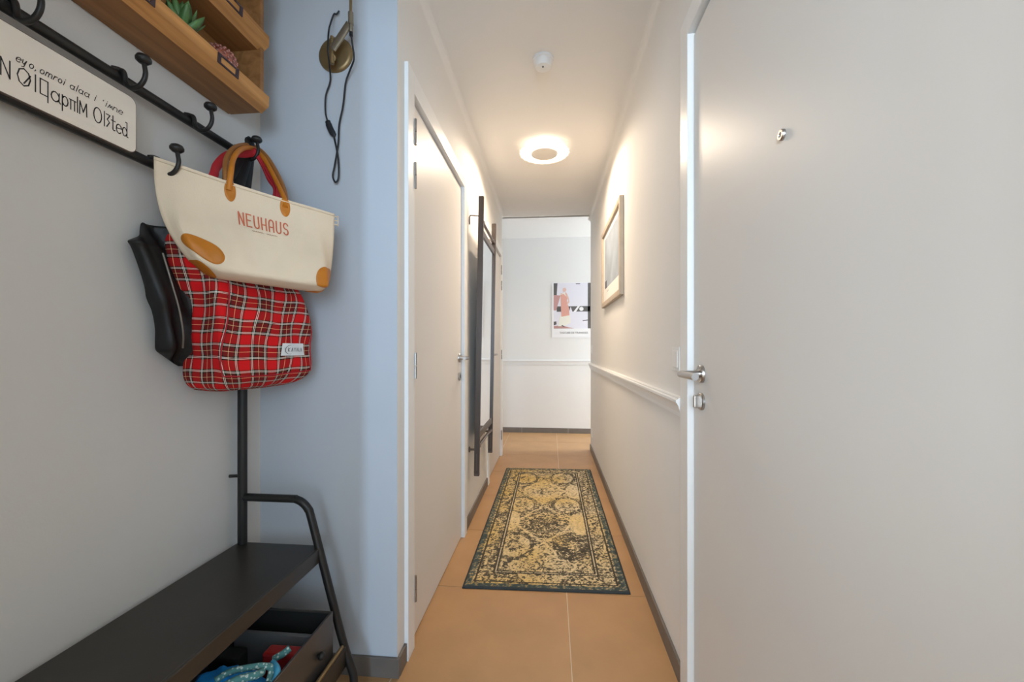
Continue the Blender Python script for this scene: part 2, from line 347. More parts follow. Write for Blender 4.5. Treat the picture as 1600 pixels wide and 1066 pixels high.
def door_frame(parent, xf, xb, ys, ye, inner0, inner1, zt, ztop):
    """proud flat frame: jambs ys..inner0 and inner1..ye and a head"""
    a, b = min(xf, xb), max(xf, xb)
    box('jamb', a, b, ys, inner0, 0.0, ztop, M['trim'], parent, 0.0015); box('jamb', a, b, inner1, ye, 0.0, ztop, M['trim'], parent, 0.0015)
    box('frame_head', a, b, inner0, inner1, zt, ztop, M['trim'], parent, 0.0015)
    st = 0.045
    box('door_stop', a if xf > xb else b-st, a+st if xf > xb else b, inner0, inner1, zt-0.001, zt+0.01, M['trim'], parent)
bm = bmesh.new(); bx(bm, -0.560, -0.518, 1.489, 2.372, 0.006, 2.026, 0.002)
d1 = struct('door_1', 'white flush corridor door with lever handle, between the alcove and the mirror', 'door', bm, M['door'])
door_frame(d1, -0.498, -0.61, 1.418, 2.440, 1.486, 2.376, 2.034, 2.107)
for z in (1.895, 1.735, 1.035, 0.215): hinge_at(d1, -0.5005, 1.490, z, 1)
lever(d1, -0.518, 2.315, 1.045, 1, -1, 0.055, 0.12); escutcheon(d1, -0.518, 2.315, 0.94, 1)
bm = bmesh.new(); bx(bm, -0.560, -0.518, 3.372, 4.203, 0.006, 2.026, 0.002)
d3 = struct('door_3', 'far white flush door just beyond the mirror', 'door', bm, M['door'])
door_frame(d3, -0.498, -0.61, 3.30, 4.285, 3.368, 4.207, 2.034, 2.107)
for z in (1.895, 1.735, 1.035, 0.215): hinge_at(d3, -0.505, 4.203, z, 1)
lever(d3, -0.518, 3.43, 1.045, 1, 1, 0.055, 0.12)
bm = bmesh.new(); bx(bm, 0.430, 0.478, 0.362, 1.304, 0.006, 2.046, 0.002)
d2 = struct('door_2', 'large pale entrance door with steel lever and peephole', 'door', bm, M['door'])
door_frame(d2, 0.412, 0.53, 0.29, 1.378, 0.358, 1.308, 2.055, 2.12)
for z in (1.85, 1.70, 1.03, 0.2): hinge_at(d2, 0.424, 0.360, z, -1)
lever(d2, 0.430, 1.235, 1.026, -1, -1, 0.064, 0.135); escutcheon(d2, 0.430, 1.235, 0.947, -1, True)
lathe_obj('peephole', [(0, 0), (0.0105, 0), (0.0105, -0.004), (0.009, -0.006), (0.005, -0.006), (0.0045, -0.004), (0, -0.004)], (0.430, 0.818, 1.497), M['steel'], d2, 'X', 24)

# ------------------------------------------------------------------ corridor lamp, detector, switches
LX, LY = -0.045, 2.84
lamp = thing('ceiling_lamp', 'round scalloped glowing ceiling lamp with a plain centre disc', 'lamp', (LX, LY, ZC))
lathe_obj('lamp_base', [(0, 0), (0.075, 0), (0.08, -0.028), (0, -0.028)], (LX, LY, ZC), M['lampwhite'], lamp)
lathe_obj('centre_disc', [(0, 0.034), (0.090, 0.034), (0.094, 0.006), (0.090, 0.0), (0, -0.003)], (LX, LY, 2.418), M['lampwhite'], lamp, seg=48)
bm = bmesh.new(); prof = [(0.097, 0.0), (0.118, 0.0)]; seg = 48
ra = [[bm.verts.new((LX+r*math.cos(2*math.pi*k/seg), LY+r*math.sin(2*math.pi*k/seg), 2.446)) for k in range(seg)] for r in (0.097, 0.118)]
for k in range(seg): bm.faces.new((ra[0][k], ra[0][(k+1) % seg], ra[1][(k+1) % seg], ra[1][k]))
me = bpy.data.meshes.new('led_ring'); bm.to_mesh(me); bm.free()
if me.polygons[0].normal.z > 0: me.flip_normals()
link('led_ring', me, M['lamplight'], lamp)
bm = bmesh.new(); seg = 144
def dish(z_off, flip):
    rings = []
    for q in range(11):
        t = q/10; ring = []
        for k in range(seg):
            a = 2*math.pi*k/seg; pet = abs(math.cos(a*11))
            r = 0.095+(0.070+0.007*pet)*t; z = 2.455-0.030*t**1.3+0.003*pet*math.sin(t*math.pi*3)
            ring.append(bm.verts.new((LX+r*math.cos(a), LY+r*math.sin(a), z+z_off)))
        rings.append(ring)
    for i in range(10):
        for k in range(seg): bm.faces.new((rings[i][k], rings[i][(k+1) % seg], rings[i+1][(k+1) % seg], rings[i+1][k]))
    return rings
r0 = dish(0, 0); r1 = dish(0.004, 1)
for k in range(seg): bm.faces.new((r0[-1][k], r0[-1][(k+1) % seg], r1[-1][(k+1) % seg], r1[-1][k]))
bm_link('petal_shade', bm, M['lampglow'], lamp, True)

det = thing('smoke_detector', 'small round white smoke detector on the ceiling', 'smoke detector', (-0.038, 1.99, ZC))
lathe_obj('detector_base', [(0, 0), (0.050, 0), (0.050, -0.010), (0.046, -0.013), (0, -0.013)], (-0.038, 1.99, ZC), M['whiteplastic'], det)
lathe_obj('detector_body', [(0, 0), (0.044, 0), (0.043, -0.018), (0.036, -0.030), (0.020, -0.034), (0, -0.034)], (-0.038, 1.99, ZC-0.012), M['whiteplastic'], det)
lathe_obj('test_button', [(0, 0), (0.004, 0), (0.004, -0.003), (0, -0.003)], (-0.038, 1.975, ZC-0.0465), M['p_grey'], det, seg=14)

def switch(y, z, label, name='light_switch', n=2):
    t = thing(name, label, 'switch' if n else 'socket', (XR, y, z))
    h = 0.155 if n == 2 else 0.082
    box('cover_plate', XR-0.005, XR, y-0.041, y+0.041, z-h/2, z+h/2, M['whiteplastic'], t, 0.0015)
    for k in range(max(n, 1)):
        zc = z+(0 if n < 2 else (0.036 if k == 0 else -0.036))
        if n: box('rocker', XR-0.0075, XR-0.004, y-0.028, y+0.028, zc-0.029, zc+0.029, M['whiteplastic'], t, 0.002)
        else: lathe_obj('socket_well', [(0, 0), (0.021, 0), (0.019, 0.004), (0, 0.004)], (XR-0.0055, y, zc), M['mount'], t, 'X', 20)
switch(1.462, 1.063, 'white light switch beside the entrance door handle', n=1)
switch(4.38, 1.085, 'small white light switch at the far end of the chair rail wall', n=1)
switch(4.38, 0.22, 'small white socket low at the far end of the chair rail wall', 'wall_socket', 0)

# ------------------------------------------------------------------ framed print on the corridor wall
pf = thing('framed_print', 'pale wooden framed blue-grey print on the corridor wall', 'picture', (XR, 2.86, 1.71))
y0, y1, z0, z1 = 2.49, 3.37, 1.415, 2.0; fw = 0.036; xf = XR-0.026
for nm, a in (('frame_stile', (y0, y0+fw, z0, z1)), ('frame_stile', (y1-fw, y1, z0, z1)), ('frame_rail', (y0+fw, y1-fw, z0, z0+fw)), ('frame_rail', (y0+fw, y1-fw, z1-fw, z1))):
    box(nm, xf, XR, *a, M['pale'], pf, 0.003)
box('mount_board', XR-0.012, XR-0.004, y0+fw, y1-fw, z0+fw, z1-fw, M['mount'], pf)
py0, py1, pz0, pz1 = y0+0.12, y1-0.12, z0+0.135, z1-0.075
pic = box('printed_sheet', XR-0.0125, XR-0.0118, py0, py1, pz0, pz1, M['print_blue'], pf)
bm = bmesh.new(); bx(bm, XR-0.0132, XR-0.0124, py1-0.10, py1-0.0, pz0, pz0+0.055); bm_link('dark_block', bm, M['print_dark'], pic)
bm = bmesh.new(); fn = lambda u, v: (XR-0.0128, u, v)
ribbon(bm, [(py1-0.2+0.012*k, pz0-0.03+0.006*math.sin(k*2.1)) for k in range(9)], 0.003, fn); bm_link('signature', bm, M['print_dark'], pic)
# ------------------------------------------------------------------ poster on the far wall
po = thing('poster', 'white poster of a woman in a long pink dress on the far wall', 'poster', (0.28, YF, 1.5))
box('sheet', 0.012, 0.60, YF-0.006, YF, 1.235, 1.945, M['paper'], po)
def flat(name, poly, m, lift, parent):
    bm = bmesh.new(); d = 0.0062+lift
    f = bm.faces.new([bm.verts.new((0.034+u*0.545, YF-d, 1.352+v*0.585)) for u, v in poly]); bm_link(name, bm, m, parent)
sheet = po.children[0] if po.children else None
art = flat
flat('picture_field', [(0, 0), (1, 0), (1, 1), (0, 1)], M['p_lilac'], 0.0, po)
flat('dark_bar', [(.80, 0), (1, 0), (1, 1), (.80, 1)], M['p_grey'], .0004, po); flat('dark_bar', [(.07, .37), (.85, .37), (.85, .49), (.07, .49)], M['p_grey'], .0004, po)
flat('dark_panel', [(0, .72), (.07, .72), (.09, 1), (0, 1)], M['p_grey'], .0005, po); flat('dark_panel', [(0, .07), (.07, .09), (.06, .16), (0, .15)], M['p_grey'], .0005, po)
flat('rose_shadow', [(0, 0), (.48, 0), (.30, .04), (.20, .07), (0, .06)], M['p_rose'], .0006, po); flat('rose_curtain', [(0, .40), (.06, .40), (.14, .66), (.16, .73), (0, .74)], M['p_rose'], .0006, po)
flat('cream_skirt', [(.10, .05), (.24, .05), (.40, .13), (.38, .29), (.16, .29), (.12, .15)], M['p_cream'], .0007, po)
flat('pink_dress', [(.18, .26), (.37, .29), (.36, .45), (.31, .60), (.33, .72), (.28, .80), (.16, .77), (.17, .50)], M['p_pink'], .0009, po)
flat('arm', [(.30, .80), (.36, .66), (.37, .58), (.31, .50), (.31, .55), (.34, .62), (.30, .70)], M['p_skin'], .0011, po)
flat('shawl', [(.11, .74), (.27, .80), (.29, .70), (.24, .76)], M['p_cream'], .0012, po)
flat('head', [(.21, .84), (.23, .80), (.28, .81), (.30, .86), (.27, .90), (.22, .89)], M['p_skin'], .0010, po)
flat('shoes', [(.18, .06), (.25, .03), (.25, .05), (.20, .08)], M['p_grey'], .0011, po)
flat('white_flash', [(.46, .36), (.52, .36), (.62, .50), (.57, .50)], M['paper'], .0008, po); flat('white_flash', [(.36, .37), (.44, .37), (.40, .48)], M['p_lilac'], .0008, po)
flat('white_disc', [(.65+.05*math.cos(k*.5236), .43+.045*math.sin(k*.5236)) for k in range(12)], M['paper'], .0008, po)
flat('dark_dash', [(.52, .975), (.62, .975), (.62, .99), (.52, .99)], M['p_grey'], .0008, po); flat('dark_dash', [(.68, .16), (.80, .175), (.80, .195), (.68, .18)], M['p_grey'], .0008, po)
def text_obj(name, body, size, mtx, m, parent):
    cu = bpy.data.curves.new(name, 'FONT'); cu.body = body; cu.size = size; cu.align_x = 'CENTER'
    ob = bpy.data.objects.new(name, cu); C.objects.link(ob); bpy.context.view_layer.update()
    me = bpy.data.meshes.new_from_object(ob.evaluated_get(bpy.context.evaluated_depsgraph_get())); bpy.data.objects.remove(ob)
    me.transform(mtx); me.materials.clear(); me.name = name; return link(name, me, m, parent)
text_obj('caption', 'TASCUES DE TRANSISES', 0.034, Matrix.Translation((0.29, YF-0.0072, 1.285)) @ Matrix.Rotation(math.pi/2, 4, 'X'), M['p_grey'], po)

# ------------------------------------------------------------------ mirror on the corridor wall
mr = thing('wall_mirror', 'tall dark framed tilting mirror hung between the two corridor doors', 'mirror', (XL, 2.86, 1.2))
def mx(z): return -0.462+(z-0.35)*0.0165        # the frame leans forward a little
def bar_y(name, y0, y1, z, h, w, m): 
    bm = bmesh.new(); x = mx(z); bx(bm, x-w/2, x+w/2, y0, y1, z-h/2, z+h/2, 0.002); return bm_link(name, bm, m, mr)
for yy in (2.575, 3.155):
    pts = [(mx(0.312)-.001, yy, 0.312), (mx(2.05), yy, 2.05)]
    bm = bmesh.new(); a, b = Vector(pts[0]), Vector(pts[1]); hw, hd = 0.0165, 0.012
    vs = [bm.verts.new(p+Vector((sx*hw, sy*hd, 0))) for p in (a, b) for sx, sy in ((-1, -1), (1, -1), (1, 1), (-1, 1))]
    for f in ((0, 1, 2, 3), (7, 6, 5, 4), (0, 4, 5, 1), (1, 5, 6, 2), (2, 6, 7, 3), (3, 7, 4, 0)): bm.faces.new([vs[i] for i in f])
    bmesh.ops.bevel(bm, geom=bm.edges[:], offset=0.003, segments=2, affect='EDGES')
    st = bm_link('stile', bm, M['frame'], mr)
    box('foot_cap', mx(.30)-0.017, mx(.30)+0.016, yy-0.0125, yy+0.0125, 0.300, 0.316, M['rod'], st, 0.002)
    box('inlay', mx(.38)-0.004, mx(.38)+0.004, yy-0.0135, yy-0.0115, 0.335, 0.44, M['rod'], st, 0.001)
for z in (1.905, 0.475):
    n = 24; pts = []; rr = []
    for k in range(n+1):
        t = k/n; pts.append((mx(z), 2.585+0.56*t, z)); e = min(t, 1-t)
        rr.append(0.016 if e < 0.02 else 0.011 if e < 0.05 else 0.015 if e < 0.09 else 0.010)
    bm = bmesh.new(); tube(bm, pts, rr, 14); bm_link('turned_rod', bm, M['rod'], mr, True, sharp=40)
for z in (1.83, 0.548): bar_y('mirror_rail', 2.585, 3.145, z, 0.042, 0.020, M['frame'])
for yy in (2.592, 3.138):
    bm = bmesh.new(); vs = []
    bx(bm, -0.006, 0.006, yy-0.006, yy+0.006, 0.55, 1.83)
    for v in bm.verts: v.co.x += mx(v.co.z)
    bm_link('mirror_edge', bm, M['frame'], mr)
bm = bmesh.new(); bx(bm, -0.003, 0.003, 2.596, 3.134, 0.566, 1.812)
for v in bm.verts: v.co.x += mx(v.co.z)
bm_link('glass', bm, M['mirror'], mr)
for yy in (2.575, 3.155):
    for z in (0.463,):
        bm = bmesh.new(); tube(bm, [(XL, yy, z), (mx(z), yy, z)], 0.007, 10); lathe(bm, [(0, 0), (0.018, 0), (0.018, 0.006), (0, 0.006)], (XL, yy, z), 'X', 16)
        bm_link('wall_peg', bm, M['rod'], mr, True, sharp=40)
    bm = bmesh.new(); z = 1.93; tube(bm, [(XL+.004, yy-.005, z-0.055), (XL+.004, yy-.005, z-0.008), (XL+.008, yy-.005, z), (XL+0.016, yy-.005, z+.001), (mx(z), yy-.005, z-.006)], 0.0035, 8); bm_link('wall_hook', bm, M['rod'], mr, True)

# ------------------------------------------------------------------ rug
def vnoise(nx, ny, cx, cy):
    g = rng.random((cy+3, cx+3)); X = np.linspace(0, cx, nx); Y = np.linspace(0, cy, ny)
    xi = X.astype(int); yi = Y.astype(int); fx = X-xi; fy = Y-yi; fx = fx*fx*(3-2*fx); fy = fy*fy*(3-2*fy)
    a = g[np.ix_(yi, xi)]; b = g[np.ix_(yi, xi+1)]; c = g[np.ix_(yi+1, xi)]; d = g[np.ix_(yi+1, xi+1)]
    return (a*(1-fx)+b*fx)*(1-fy)[:, None]+(c*(1-fx)+d*fx)*fy[:, None]
RW, RL = 0.758, 1.895; NX, NY = 261, 649
x = np.linspace(0, RW, NX)[None, :].repeat(NY, 0); y = np.linspace(0, RL, NY)[:, None].repeat(NX, 1)
fine = vnoise(NX, NY, 150, 375); mid = vnoise(NX, NY, 62, 155); big = vnoise(NX, NY, 5, 12); spk = 0.55*fine+0.45*mid
edge = np.minimum(np.minimum(x, RW-x), np.minimum(y, RL-y))
xc = 0.36
wob = (vnoise(NX, NY, 24, 60)-.5)*0.035
def dia(cx, cy, rx, ry): return np.abs(x-cx)/rx+np.abs(y-cy)/ry+wob/0.2
def ell(cx, cy, rx, ry): return np.sqrt(((x-cx)/rx)**2+((y-cy)/ry)**2)+wob*2
dens = 0.46+0.25*(big-.5)                                   # share of dark pile in the speckle
swirl = np.sin(x*95+6*np.sin(y*38)+mid*5)*np.sin(y*88+6*np.sin(x*41)+mid*5)
spk2 = 0.5+(spk-0.5)*1.45+0.08*swirl
light = np.zeros_like(x)
def setd(mask, v): 
    global dens
    dens = np.where(mask, v+0.2*(big-.5), dens)
setd(edge < 0.13, 0.50)
for (cx, cy, r1, r2, dd) in ((.36, .72, .185, .27, .56), (.345, 1.30, .165, .26, .30), (.36, .20, .165, .24, .36), (.36, 1.80, .14, .13, .42)):
    D = dia(cx, cy, r1, r2); setd(D < 1.0, dd); dens = np.where(np.abs(D-1.03) < .05, .10, dens); dens = np.where((D > 1.09) & (D < 1.20), .58, dens)
    setd(dia(cx, cy, r1*.45, r2*.45) < 1, dd+.10)
for (cx, cy) in ((.205, .415), (.515, 1.02), (.195, 1.60), (.50, 1.62), (.525, .42), (.20, 1.02)):
    D = ell(cx, cy, .085, .125); dark = (cx, cy) == (.525, .42)
    setd((D > .98) & (D < 1.30), .68); setd(D < 1, .70 if dark else .30); setd(D < .50, .56); setd(D < .26, .38)
for (cx, cy) in ((.150, .745), (.575, .72), (.575, 1.30)):
    D = ell(cx, cy, .06, .15); setd((D < 1) & (edge > .13), .10)
dark = spk2 < dens
gold = np.array([0.60, 0.42, 0.15]); cream = np.array([0.64, 0.54, 0.36]); dk = np.array([0.055, 0.048, 0.036]); teal = np.array([0.060, 0.080, 0.075])
tone = np.clip(big*0.9+0.5*(x/RW-.5)*1.0, 0, 1)[..., None]
base = gold*(1-tone)+cream*tone
base = base*(0.82+0.36*vnoise(NX, NY, 80, 200)[..., None])
dcol = dk*(1.0+0.9*vnoise(NX, NY, 60, 150)[..., None])
soft = np.clip((dens-spk2)/0.10+0.5, 0, 1)[..., None]
soft = soft*np.clip(0.78+0.5*vnoise(NX, NY, 30, 75), 0, 1)[..., None]; col = base*(1-soft)+dcol*soft
for (o, w) in ((.128, .0045), (.142, .0045), (.050, .004)):
    L = (np.abs(edge-o) < w) & (fine > .22); col = np.where(L[..., None], dk*1.1, col)
L = (np.abs(edge-.135) < .0030) & (fine > .3); col = np.where(L[..., None], cream*.9, col)
bord = edge < 0.036
bcol = teal[None, None]*(0.8+0.9*mid[..., None]); worn = (spk > .62)[..., None]
bcol = np.where(worn, base*.55, bcol); col = np.where(bord[..., None], bcol, col)
col = np.where((edge < 0.009)[..., None], np.array([0.045, 0.055, 0.06]), col)
z = 0.010+0.0022*(fine-.5)+0.001*(mid-.5)-np.where(edge < 0.004, .004, 0)
skew = (1.873-1.89)/0.756
P = np.stack([-0.405+x+0.000*y, 1.872+y+x*0.030-0.0*x, z], -1).reshape(-1, 3)
idx = np.arange(NX*NY).reshape(NY, NX)
fq = np.stack([idx[:-1, :-1], idx[:-1, 1:], idx[1:, 1:], idx[1:, :-1]], -1).reshape(-1, 4)
ring = np.concatenate([idx[0, :], idx[1:, -1], idx[-1, :-1][::-1], idx[1:-1, 0][::-1]])
low = P[ring].copy(); low[:, 2] = 0.001; n0 = len(P); P = np.concatenate([P, low]); k = np.arange(len(ring)); k2 = (k+1) % len(ring)
side = np.stack([ring[k], n0+k, n0+k2, ring[k2]], -1)
allf = np.concatenate([fq, side])
me = bpy.data.meshes.new('hall_rug'); me.vertices.add(len(P)); me.vertices.foreach_set('co', P.astype(np.float32).ravel())
me.loops.add(allf.size); me.loops.foreach_set('vertex_index', allf.astype(np.int32).ravel())
me.polygons.add(len(allf)); me.polygons.foreach_set('loop_start', (np.arange(len(allf))*4).astype(np.int32)); me.polygons.foreach_set('loop_total', np.full(len(allf), 4, np.int32))
me.update(); me.validate()
ca = me.color_attributes.new('pile', 'FLOAT_COLOR', 'POINT'); cc = np.ones((len(P), 4), np.float32); cc[:n0, :3] = col.reshape(-1, 3); cc[n0:, :3] = (0.03, 0.035, 0.04)
ca.data.foreach_set('color', cc.ravel())
m = bpy.data.materials.new('rug_pile'); m.use_nodes = True; N, Lk = nt(m); b = N['Principled BSDF']; at = N.new('ShaderNodeAttribute'); at.attribute_name = 'pile'
Lk.new(at.outputs['Color'], b.inputs['Base Color']); b.inputs['Roughness'].default_value = 0.9; b.inputs['Specular IOR Level'].default_value = 0.15
rug = link('hall_rug', me, m); tag(rug, 'worn gold and charcoal patterned rug on the corridor tiles', 'rug')

# ------------------------------------------------------------------ coat stand with bench
PX, PY = -0.965, 1.222
cs = thing('coat_stand', 'black iron coat stand with bench against the alcove wall', 'coat stand', (PX, 0.7, 0))
YN = 0.14
for yy in (PY, YN):
    tube_obj('post', [(PX, yy, 0.0), (PX, yy, 1.716)], 0.0135, M['black'], cs, 16)
    pts = [(PX, yy, 0.632), (-0.80, yy, 0.632)]+[(-0.800+0.062*math.sin(a), yy, 0.632-0.066*(1-math.cos(a))) for a in [math.radians(12*k) for k in range(1, 7)]]
    pts += [(-0.705, yy, 0.455), (-0.640, yy, 0.215), (-0.607, yy, 0.115), (-0.601, yy, 0.085), (-0.600, yy, 0.0)]
    tube_obj('arm_leg', catmull(pts, 4), 0.0120, M['black'], cs, 14)
tube_obj('upper_rail', [(PX, YN, 1.707), (PX, PY, 1.707)], 0.0115, M['black'], cs, 14)
tube_obj('lower_rail', [(PX, YN, 1.548), (PX, PY, 1.548)], 0.0115, M['black'], cs, 14)
for yy, zz in ((PY, 0.70), (PY, 1.60), (YN, 0.70)):
    tube_obj('wall_fixing', [(XA+0.001, yy-.012, zz), (PX, yy-.004, zz)], 0.005, M['black'], cs, 10)
# bench top: folded sheet with a front lip
bm = bmesh.new(); bx(bm, -0.985, -0.711, YN-0.03, PY+0.012, 0.472, 0.486, 0.003)
bm_link('bench_top', bm, M['seat'], cs)
box('front_lip', -0.716, -0.706, YN-0.03, PY+0.012, 0.442, 0.4865, M['seat'], cs, 0.003)
box('shelf', -0.975, -0.632, YN+.01, PY-0.01, 0.128, 0.138, M['seat'], cs, 0.002)
box('shelf_rail', -0.632, -0.622, YN-.01, PY-0.004, 0.128, 0.192, M['seat'], cs, 0.002)
tube_obj('rail_rod', [(-0.627, YN-.01, 0.198), (-0.627, PY-0.02, 0.198)], 0.0055, M['brass'], cs, 10)  # brass tone puts the warm light on this rod into its colour
# hooks
def hook_mesh():
    pts = [(0.0, -0.012, 0.012), (0.002, -0.006, 0.0145), (0.006, 0.0, 0.0148), (0.013, 0.0, 0.011), (0.016, 0, 0.0), (0.017, 0, -0.010), (0.023, 0, -0.021), (0.036, 0, -0.027), (0.052, 0, -0.023), (0.063, 0, -0.011), (0.067, 0, 0.004), (0.065, 0, 0.018), (0.063, 0, 0.028)]
    bm = bmesh.new(); sp = catmull(pts, 5); n = len(sp); rr = [0.0055 if i < n*.35 else 0.0060-0.0014*(i/n) for i in range(n)]
    tube(bm, sp, rr, 12)
    lathe(bm, [(0, -0.002), (0.009, 0.000), (0.0145, 0.005), (0.0150, 0.010), (0.012, 0.016), (0.006, 0.019), (0, 0.0195)], (0.062, 0, 0.027), 'Z', 20)
    bmesh.ops.recalc_face_normals(bm, faces=bm.faces); me = bpy.data.meshes.new('hook'); bm.to_mesh(me); bm.free(); me.materials.append(M['black'])
    me.polygons.foreach_set('use_smooth', [True]*len(me.polygons)); return me
hm = hook_mesh()
for yy, zz in ((0.27, 1.707), (0.46, 1.707), (0.655, 1.707), (0.845, 1.707), (1.028, 1.707), (1.203, 1.707), (0.928, 1.548), (0.30, 1.548)):
    o = bpy.data.objects.new('hook', hm); C.objects.link(o); o.parent = cs; o.location = Vector((PX, yy, zz))-cs.location

# ------------------------------------------------------------------ sign between the rails
SX = PX+0.0175
sg = thing('wall_sign', 'cream sign with dark lettering propped between the iron rails', 'sign', (SX, 0.74, 1.543))
def rrect(y0, y1, z0, z1, r, n=6):
    P = []
    for (cy, cz, a0) in ((y1-r, z1-r, 0), (y0+r, z1-r, 90), (y0+r, z0+r, 180), (y1-r, z0+r, 270)): P += arc(cy, cz, r, r, a0, a0+90, n)
    return P
SY0, SY1, SZ0, SZ1 = 0.605, 0.870, 1.543, 1.670
bm = bmesh.new(); prism(bm, rrect(SY0, SY1, SZ0, SZ1, 0.016), lambda u, v: (SX-0.006, u, v), lambda u, v: (SX, u, v)); bm_link('sign_plate', bm, M['signedge'], sg)
bm = bmesh.new(); prism(bm, rrect(SY0+.0016, SY1-.0016, SZ0+.0016, SZ1-.0016, 0.0148), lambda u, v: (SX-0.002, u, v), lambda u, v: (SX+0.0006, u, v)); bm_link('sign_face', bm, M['sign'], sg)
def sign_pt(px, py):
    u = (px-800)/F_PX; v = (544-py)/F_PX; s, c = math.sin(YAW), math.cos(YAW)
    d = (c*u-s, s*u+c, v); t = SX/d[0]; return t*d[1], CAM_H+t*d[2]
bm = bmesh.new(); fn = lambda u, v: (SX+0.0010, u, v)
def glyph(ch, y0, z0, w, h, sw, slant=0.0):
    for st in G[ch]: ribbon(bm, [(y0+p[0]*w+p[1]*h*slant, z0+p[1]*h) for p in st], sw, fn)
# each letter by the measured place of its baseline on the sign
def letters(seq, h, sw, slant, fit):
    y0, y1, z0, z1, ya0, ya1 = fit
    for ch, ya, w, zb in seq:
        t = (ya-ya0)/(ya1-ya0); glyph(ch, y0+(y1-y0)*t, z0+(z1-z0)*t+(.010 if ch == ',' and ya > .8 else 0), w*(y1-y0)/(ya1-ya0), h, sw, slant)
letters([('N', .640, .013, 1.597), ('Q', .664, .020, 1.597), ('I', .688, .008, 1.597), ('q', .699, .014, 1.596), ('a', .718, .015, 1.597), ('p', .736, .012, 1.595), ('T', .750, .012, 1.594), ('I', .762, .006, 1.594), ('M', .769, .014, 1.594), ('O', .797, .016, 1.592), ('I', .816, .006, 1.592), ('z', .822, .010, 1.592), ('t', .833, .010, 1.592), ('e', .845, .012, 1.592), ('d', .859, .012, 1.592)], 0.031, 0.0021, 0.0, (.633, .838, 1.573, 1.573, .640, .859))
letters([('e', .662, .007, 1.637), ('y', .671, .006, 1.637), ('o', .682, .006, 1.638), (',', .690, .005, 1.637), ('o', .699, .006, 1.636), ('m', .708, .010, 1.636), ('r', .721, .007, 1.636), ('o', .729, .006, 1.636), ('i', .737, .005, 1.636), ('a', .750, .008, 1.635), ('l', .760, .005, 1.635), ('a', .766, .008, 1.635), ('a', .777, .009, 1.634), ('i', .795, .006, 1.633), (',', .814, .005, 1.645), ('i', .818, .006, 1.632), ('w', .825, .009, 1.632), ('n', .836, .009, 1.632), ('e', .848, .009, 1.632)], 0.014, 0.0014, 0.25, (.653, .829, 1.611, 1.617, .662, .848))
bm_link('lettering', bm, M['ink'], sg)

# ------------------------------------------------------------------ wooden shelf unit
ws = thing('wall_shelf', 'stained wooden drawer style shelf rack above the coat hooks', 'shelf', (XA, 0.9, 1.82))
WY0, WY1 = 0.42, 1.205; XB = -0.885
box('back_panel', XA+.001, XA+0.010, WY0, WY1, 1.828, 2.42, M['woodx'], ws)
for yy in (WY0, WY1-0.014): box('side_panel', XA+0.010, XB+0.004, yy, yy+0.014, 1.836, 2.42, M['woodx'], ws, 0.0015)
box('top_panel', XA+0.010, XB+0.004, WY0+.014, WY1-.014, 2.408, 2.42, M['woodx'], ws, 0.0015)
LIP = [(-0.892, 0.000), (-0.868, 0.020), (-0.866, 0.050), (-0.878, 0.0505), (-0.886, 0.020), (-0.900, 0.008)]
for zt in (1.825, 2.010, 2.195):
    box('tray_base', XA+0.010, XB-0.006, WY0+.001, WY1-.0005, zt, zt+0.011, M['woodx'], ws, 0.001)
    bm = bmesh.new(); prism(bm, LIP, lambda u, v: (u, WY0-.004, zt+v), lambda u, v: (u, WY1+.004, zt+v)); bm_link('front_lip', bm, M['wood'], ws)
    for yc in ((1.045, 0.80, 0.55) if zt < 2 else (1.06, 0.81, 0.55)):
        bm = bmesh.new(); A = Vector((-0.8675, 0, zt+0.0215)); B = Vector((-0.8658, 0, zt+0.0495)); up = (B-A); L = up.length; up.normalize(); out = Vector((1, 0, -.06)).normalized()
        def hp(u, v, d): return A+Vector((0, yc+u, 0))+up*v+out*d
        hw = 0.036
        for (u0, u1, v0, v1) in ((-hw, hw, 0.001, 0.0055), (-hw, hw, L-.0055, L-.001), (-hw, -hw+.010, 0.0055, L-.0055), (hw-.010, hw, .0055, L-.0055)):
            vs = [bm.verts.new(hp(u, v, d)) for d in (0, .0025) for (u, v) in ((u0, v0), (u1, v0), (u1, v1), (u0, v1))]
            for f in ((3, 2, 1, 0), (4, 5, 6, 7), (0, 1, 5, 4), (1, 2, 6, 5), (2, 3, 7, 6), (3, 0, 4, 7)): bm.faces.new([vs[i] for i in f])
        bm_link('label_holder', bm, M['holder'], ws)
# contents of the lowest tray
ZT = 1.836
sc = thing('succulent', 'small green succulent in the lowest tray of the wooden rack', 'plant', (-0.935, 0.965, ZT))
lathe_obj('pot', [(0, 0), (0.024, 0), (0.031, 0.058), (0.033, 0.064), (0.029, 0.064), (0.027, 0.058), (0, 0.058)], (-0.925, 0.965, ZT), M['pot'], sc, seg=24)
def leaf(az, tilt, ln, w):
    bm = bmesh.new(); rows = []
    for i in range(7):
        t = i/6; ww = w*math.sin(math.pi*min(1, (t*0.86+0.12)))**.8*(1 if t < .98 else .2); th = 0.0045*(1-t*.7)
        el = tilt+0.35*t; c = Vector((math.cos(el)*ln*t, 0, math.sin(el)*ln*t))
        rows.append([c+Vector((0, -ww, .002)), c+Vector((0, 0, -th)), c+Vector((0, ww, .002)), c+Vector((0, 0, th*.4))])
    R = Matrix.Translation((-0.925, 0.965, ZT+0.058)) @ Matrix.Rotation(az, 4, 'Z'); V = [[bm.verts.new(R @ p) for p in r] for r in rows]
    for i in range(6):
        for k in range(4): bm.faces.new((V[i][k], V[i][(k+1) % 4], V[i+1][(k+1) % 4], V[i+1][k]))
    bm.faces.new(V[-1]); bm.faces.new(V[0][::-1]); bm_link('leaf', bm, M['leaf'], sc, True)
for i in range(8): leaf(i*2*math.pi/8+.2, 0.32+.1*(i % 2), 0.068, 0.0135)
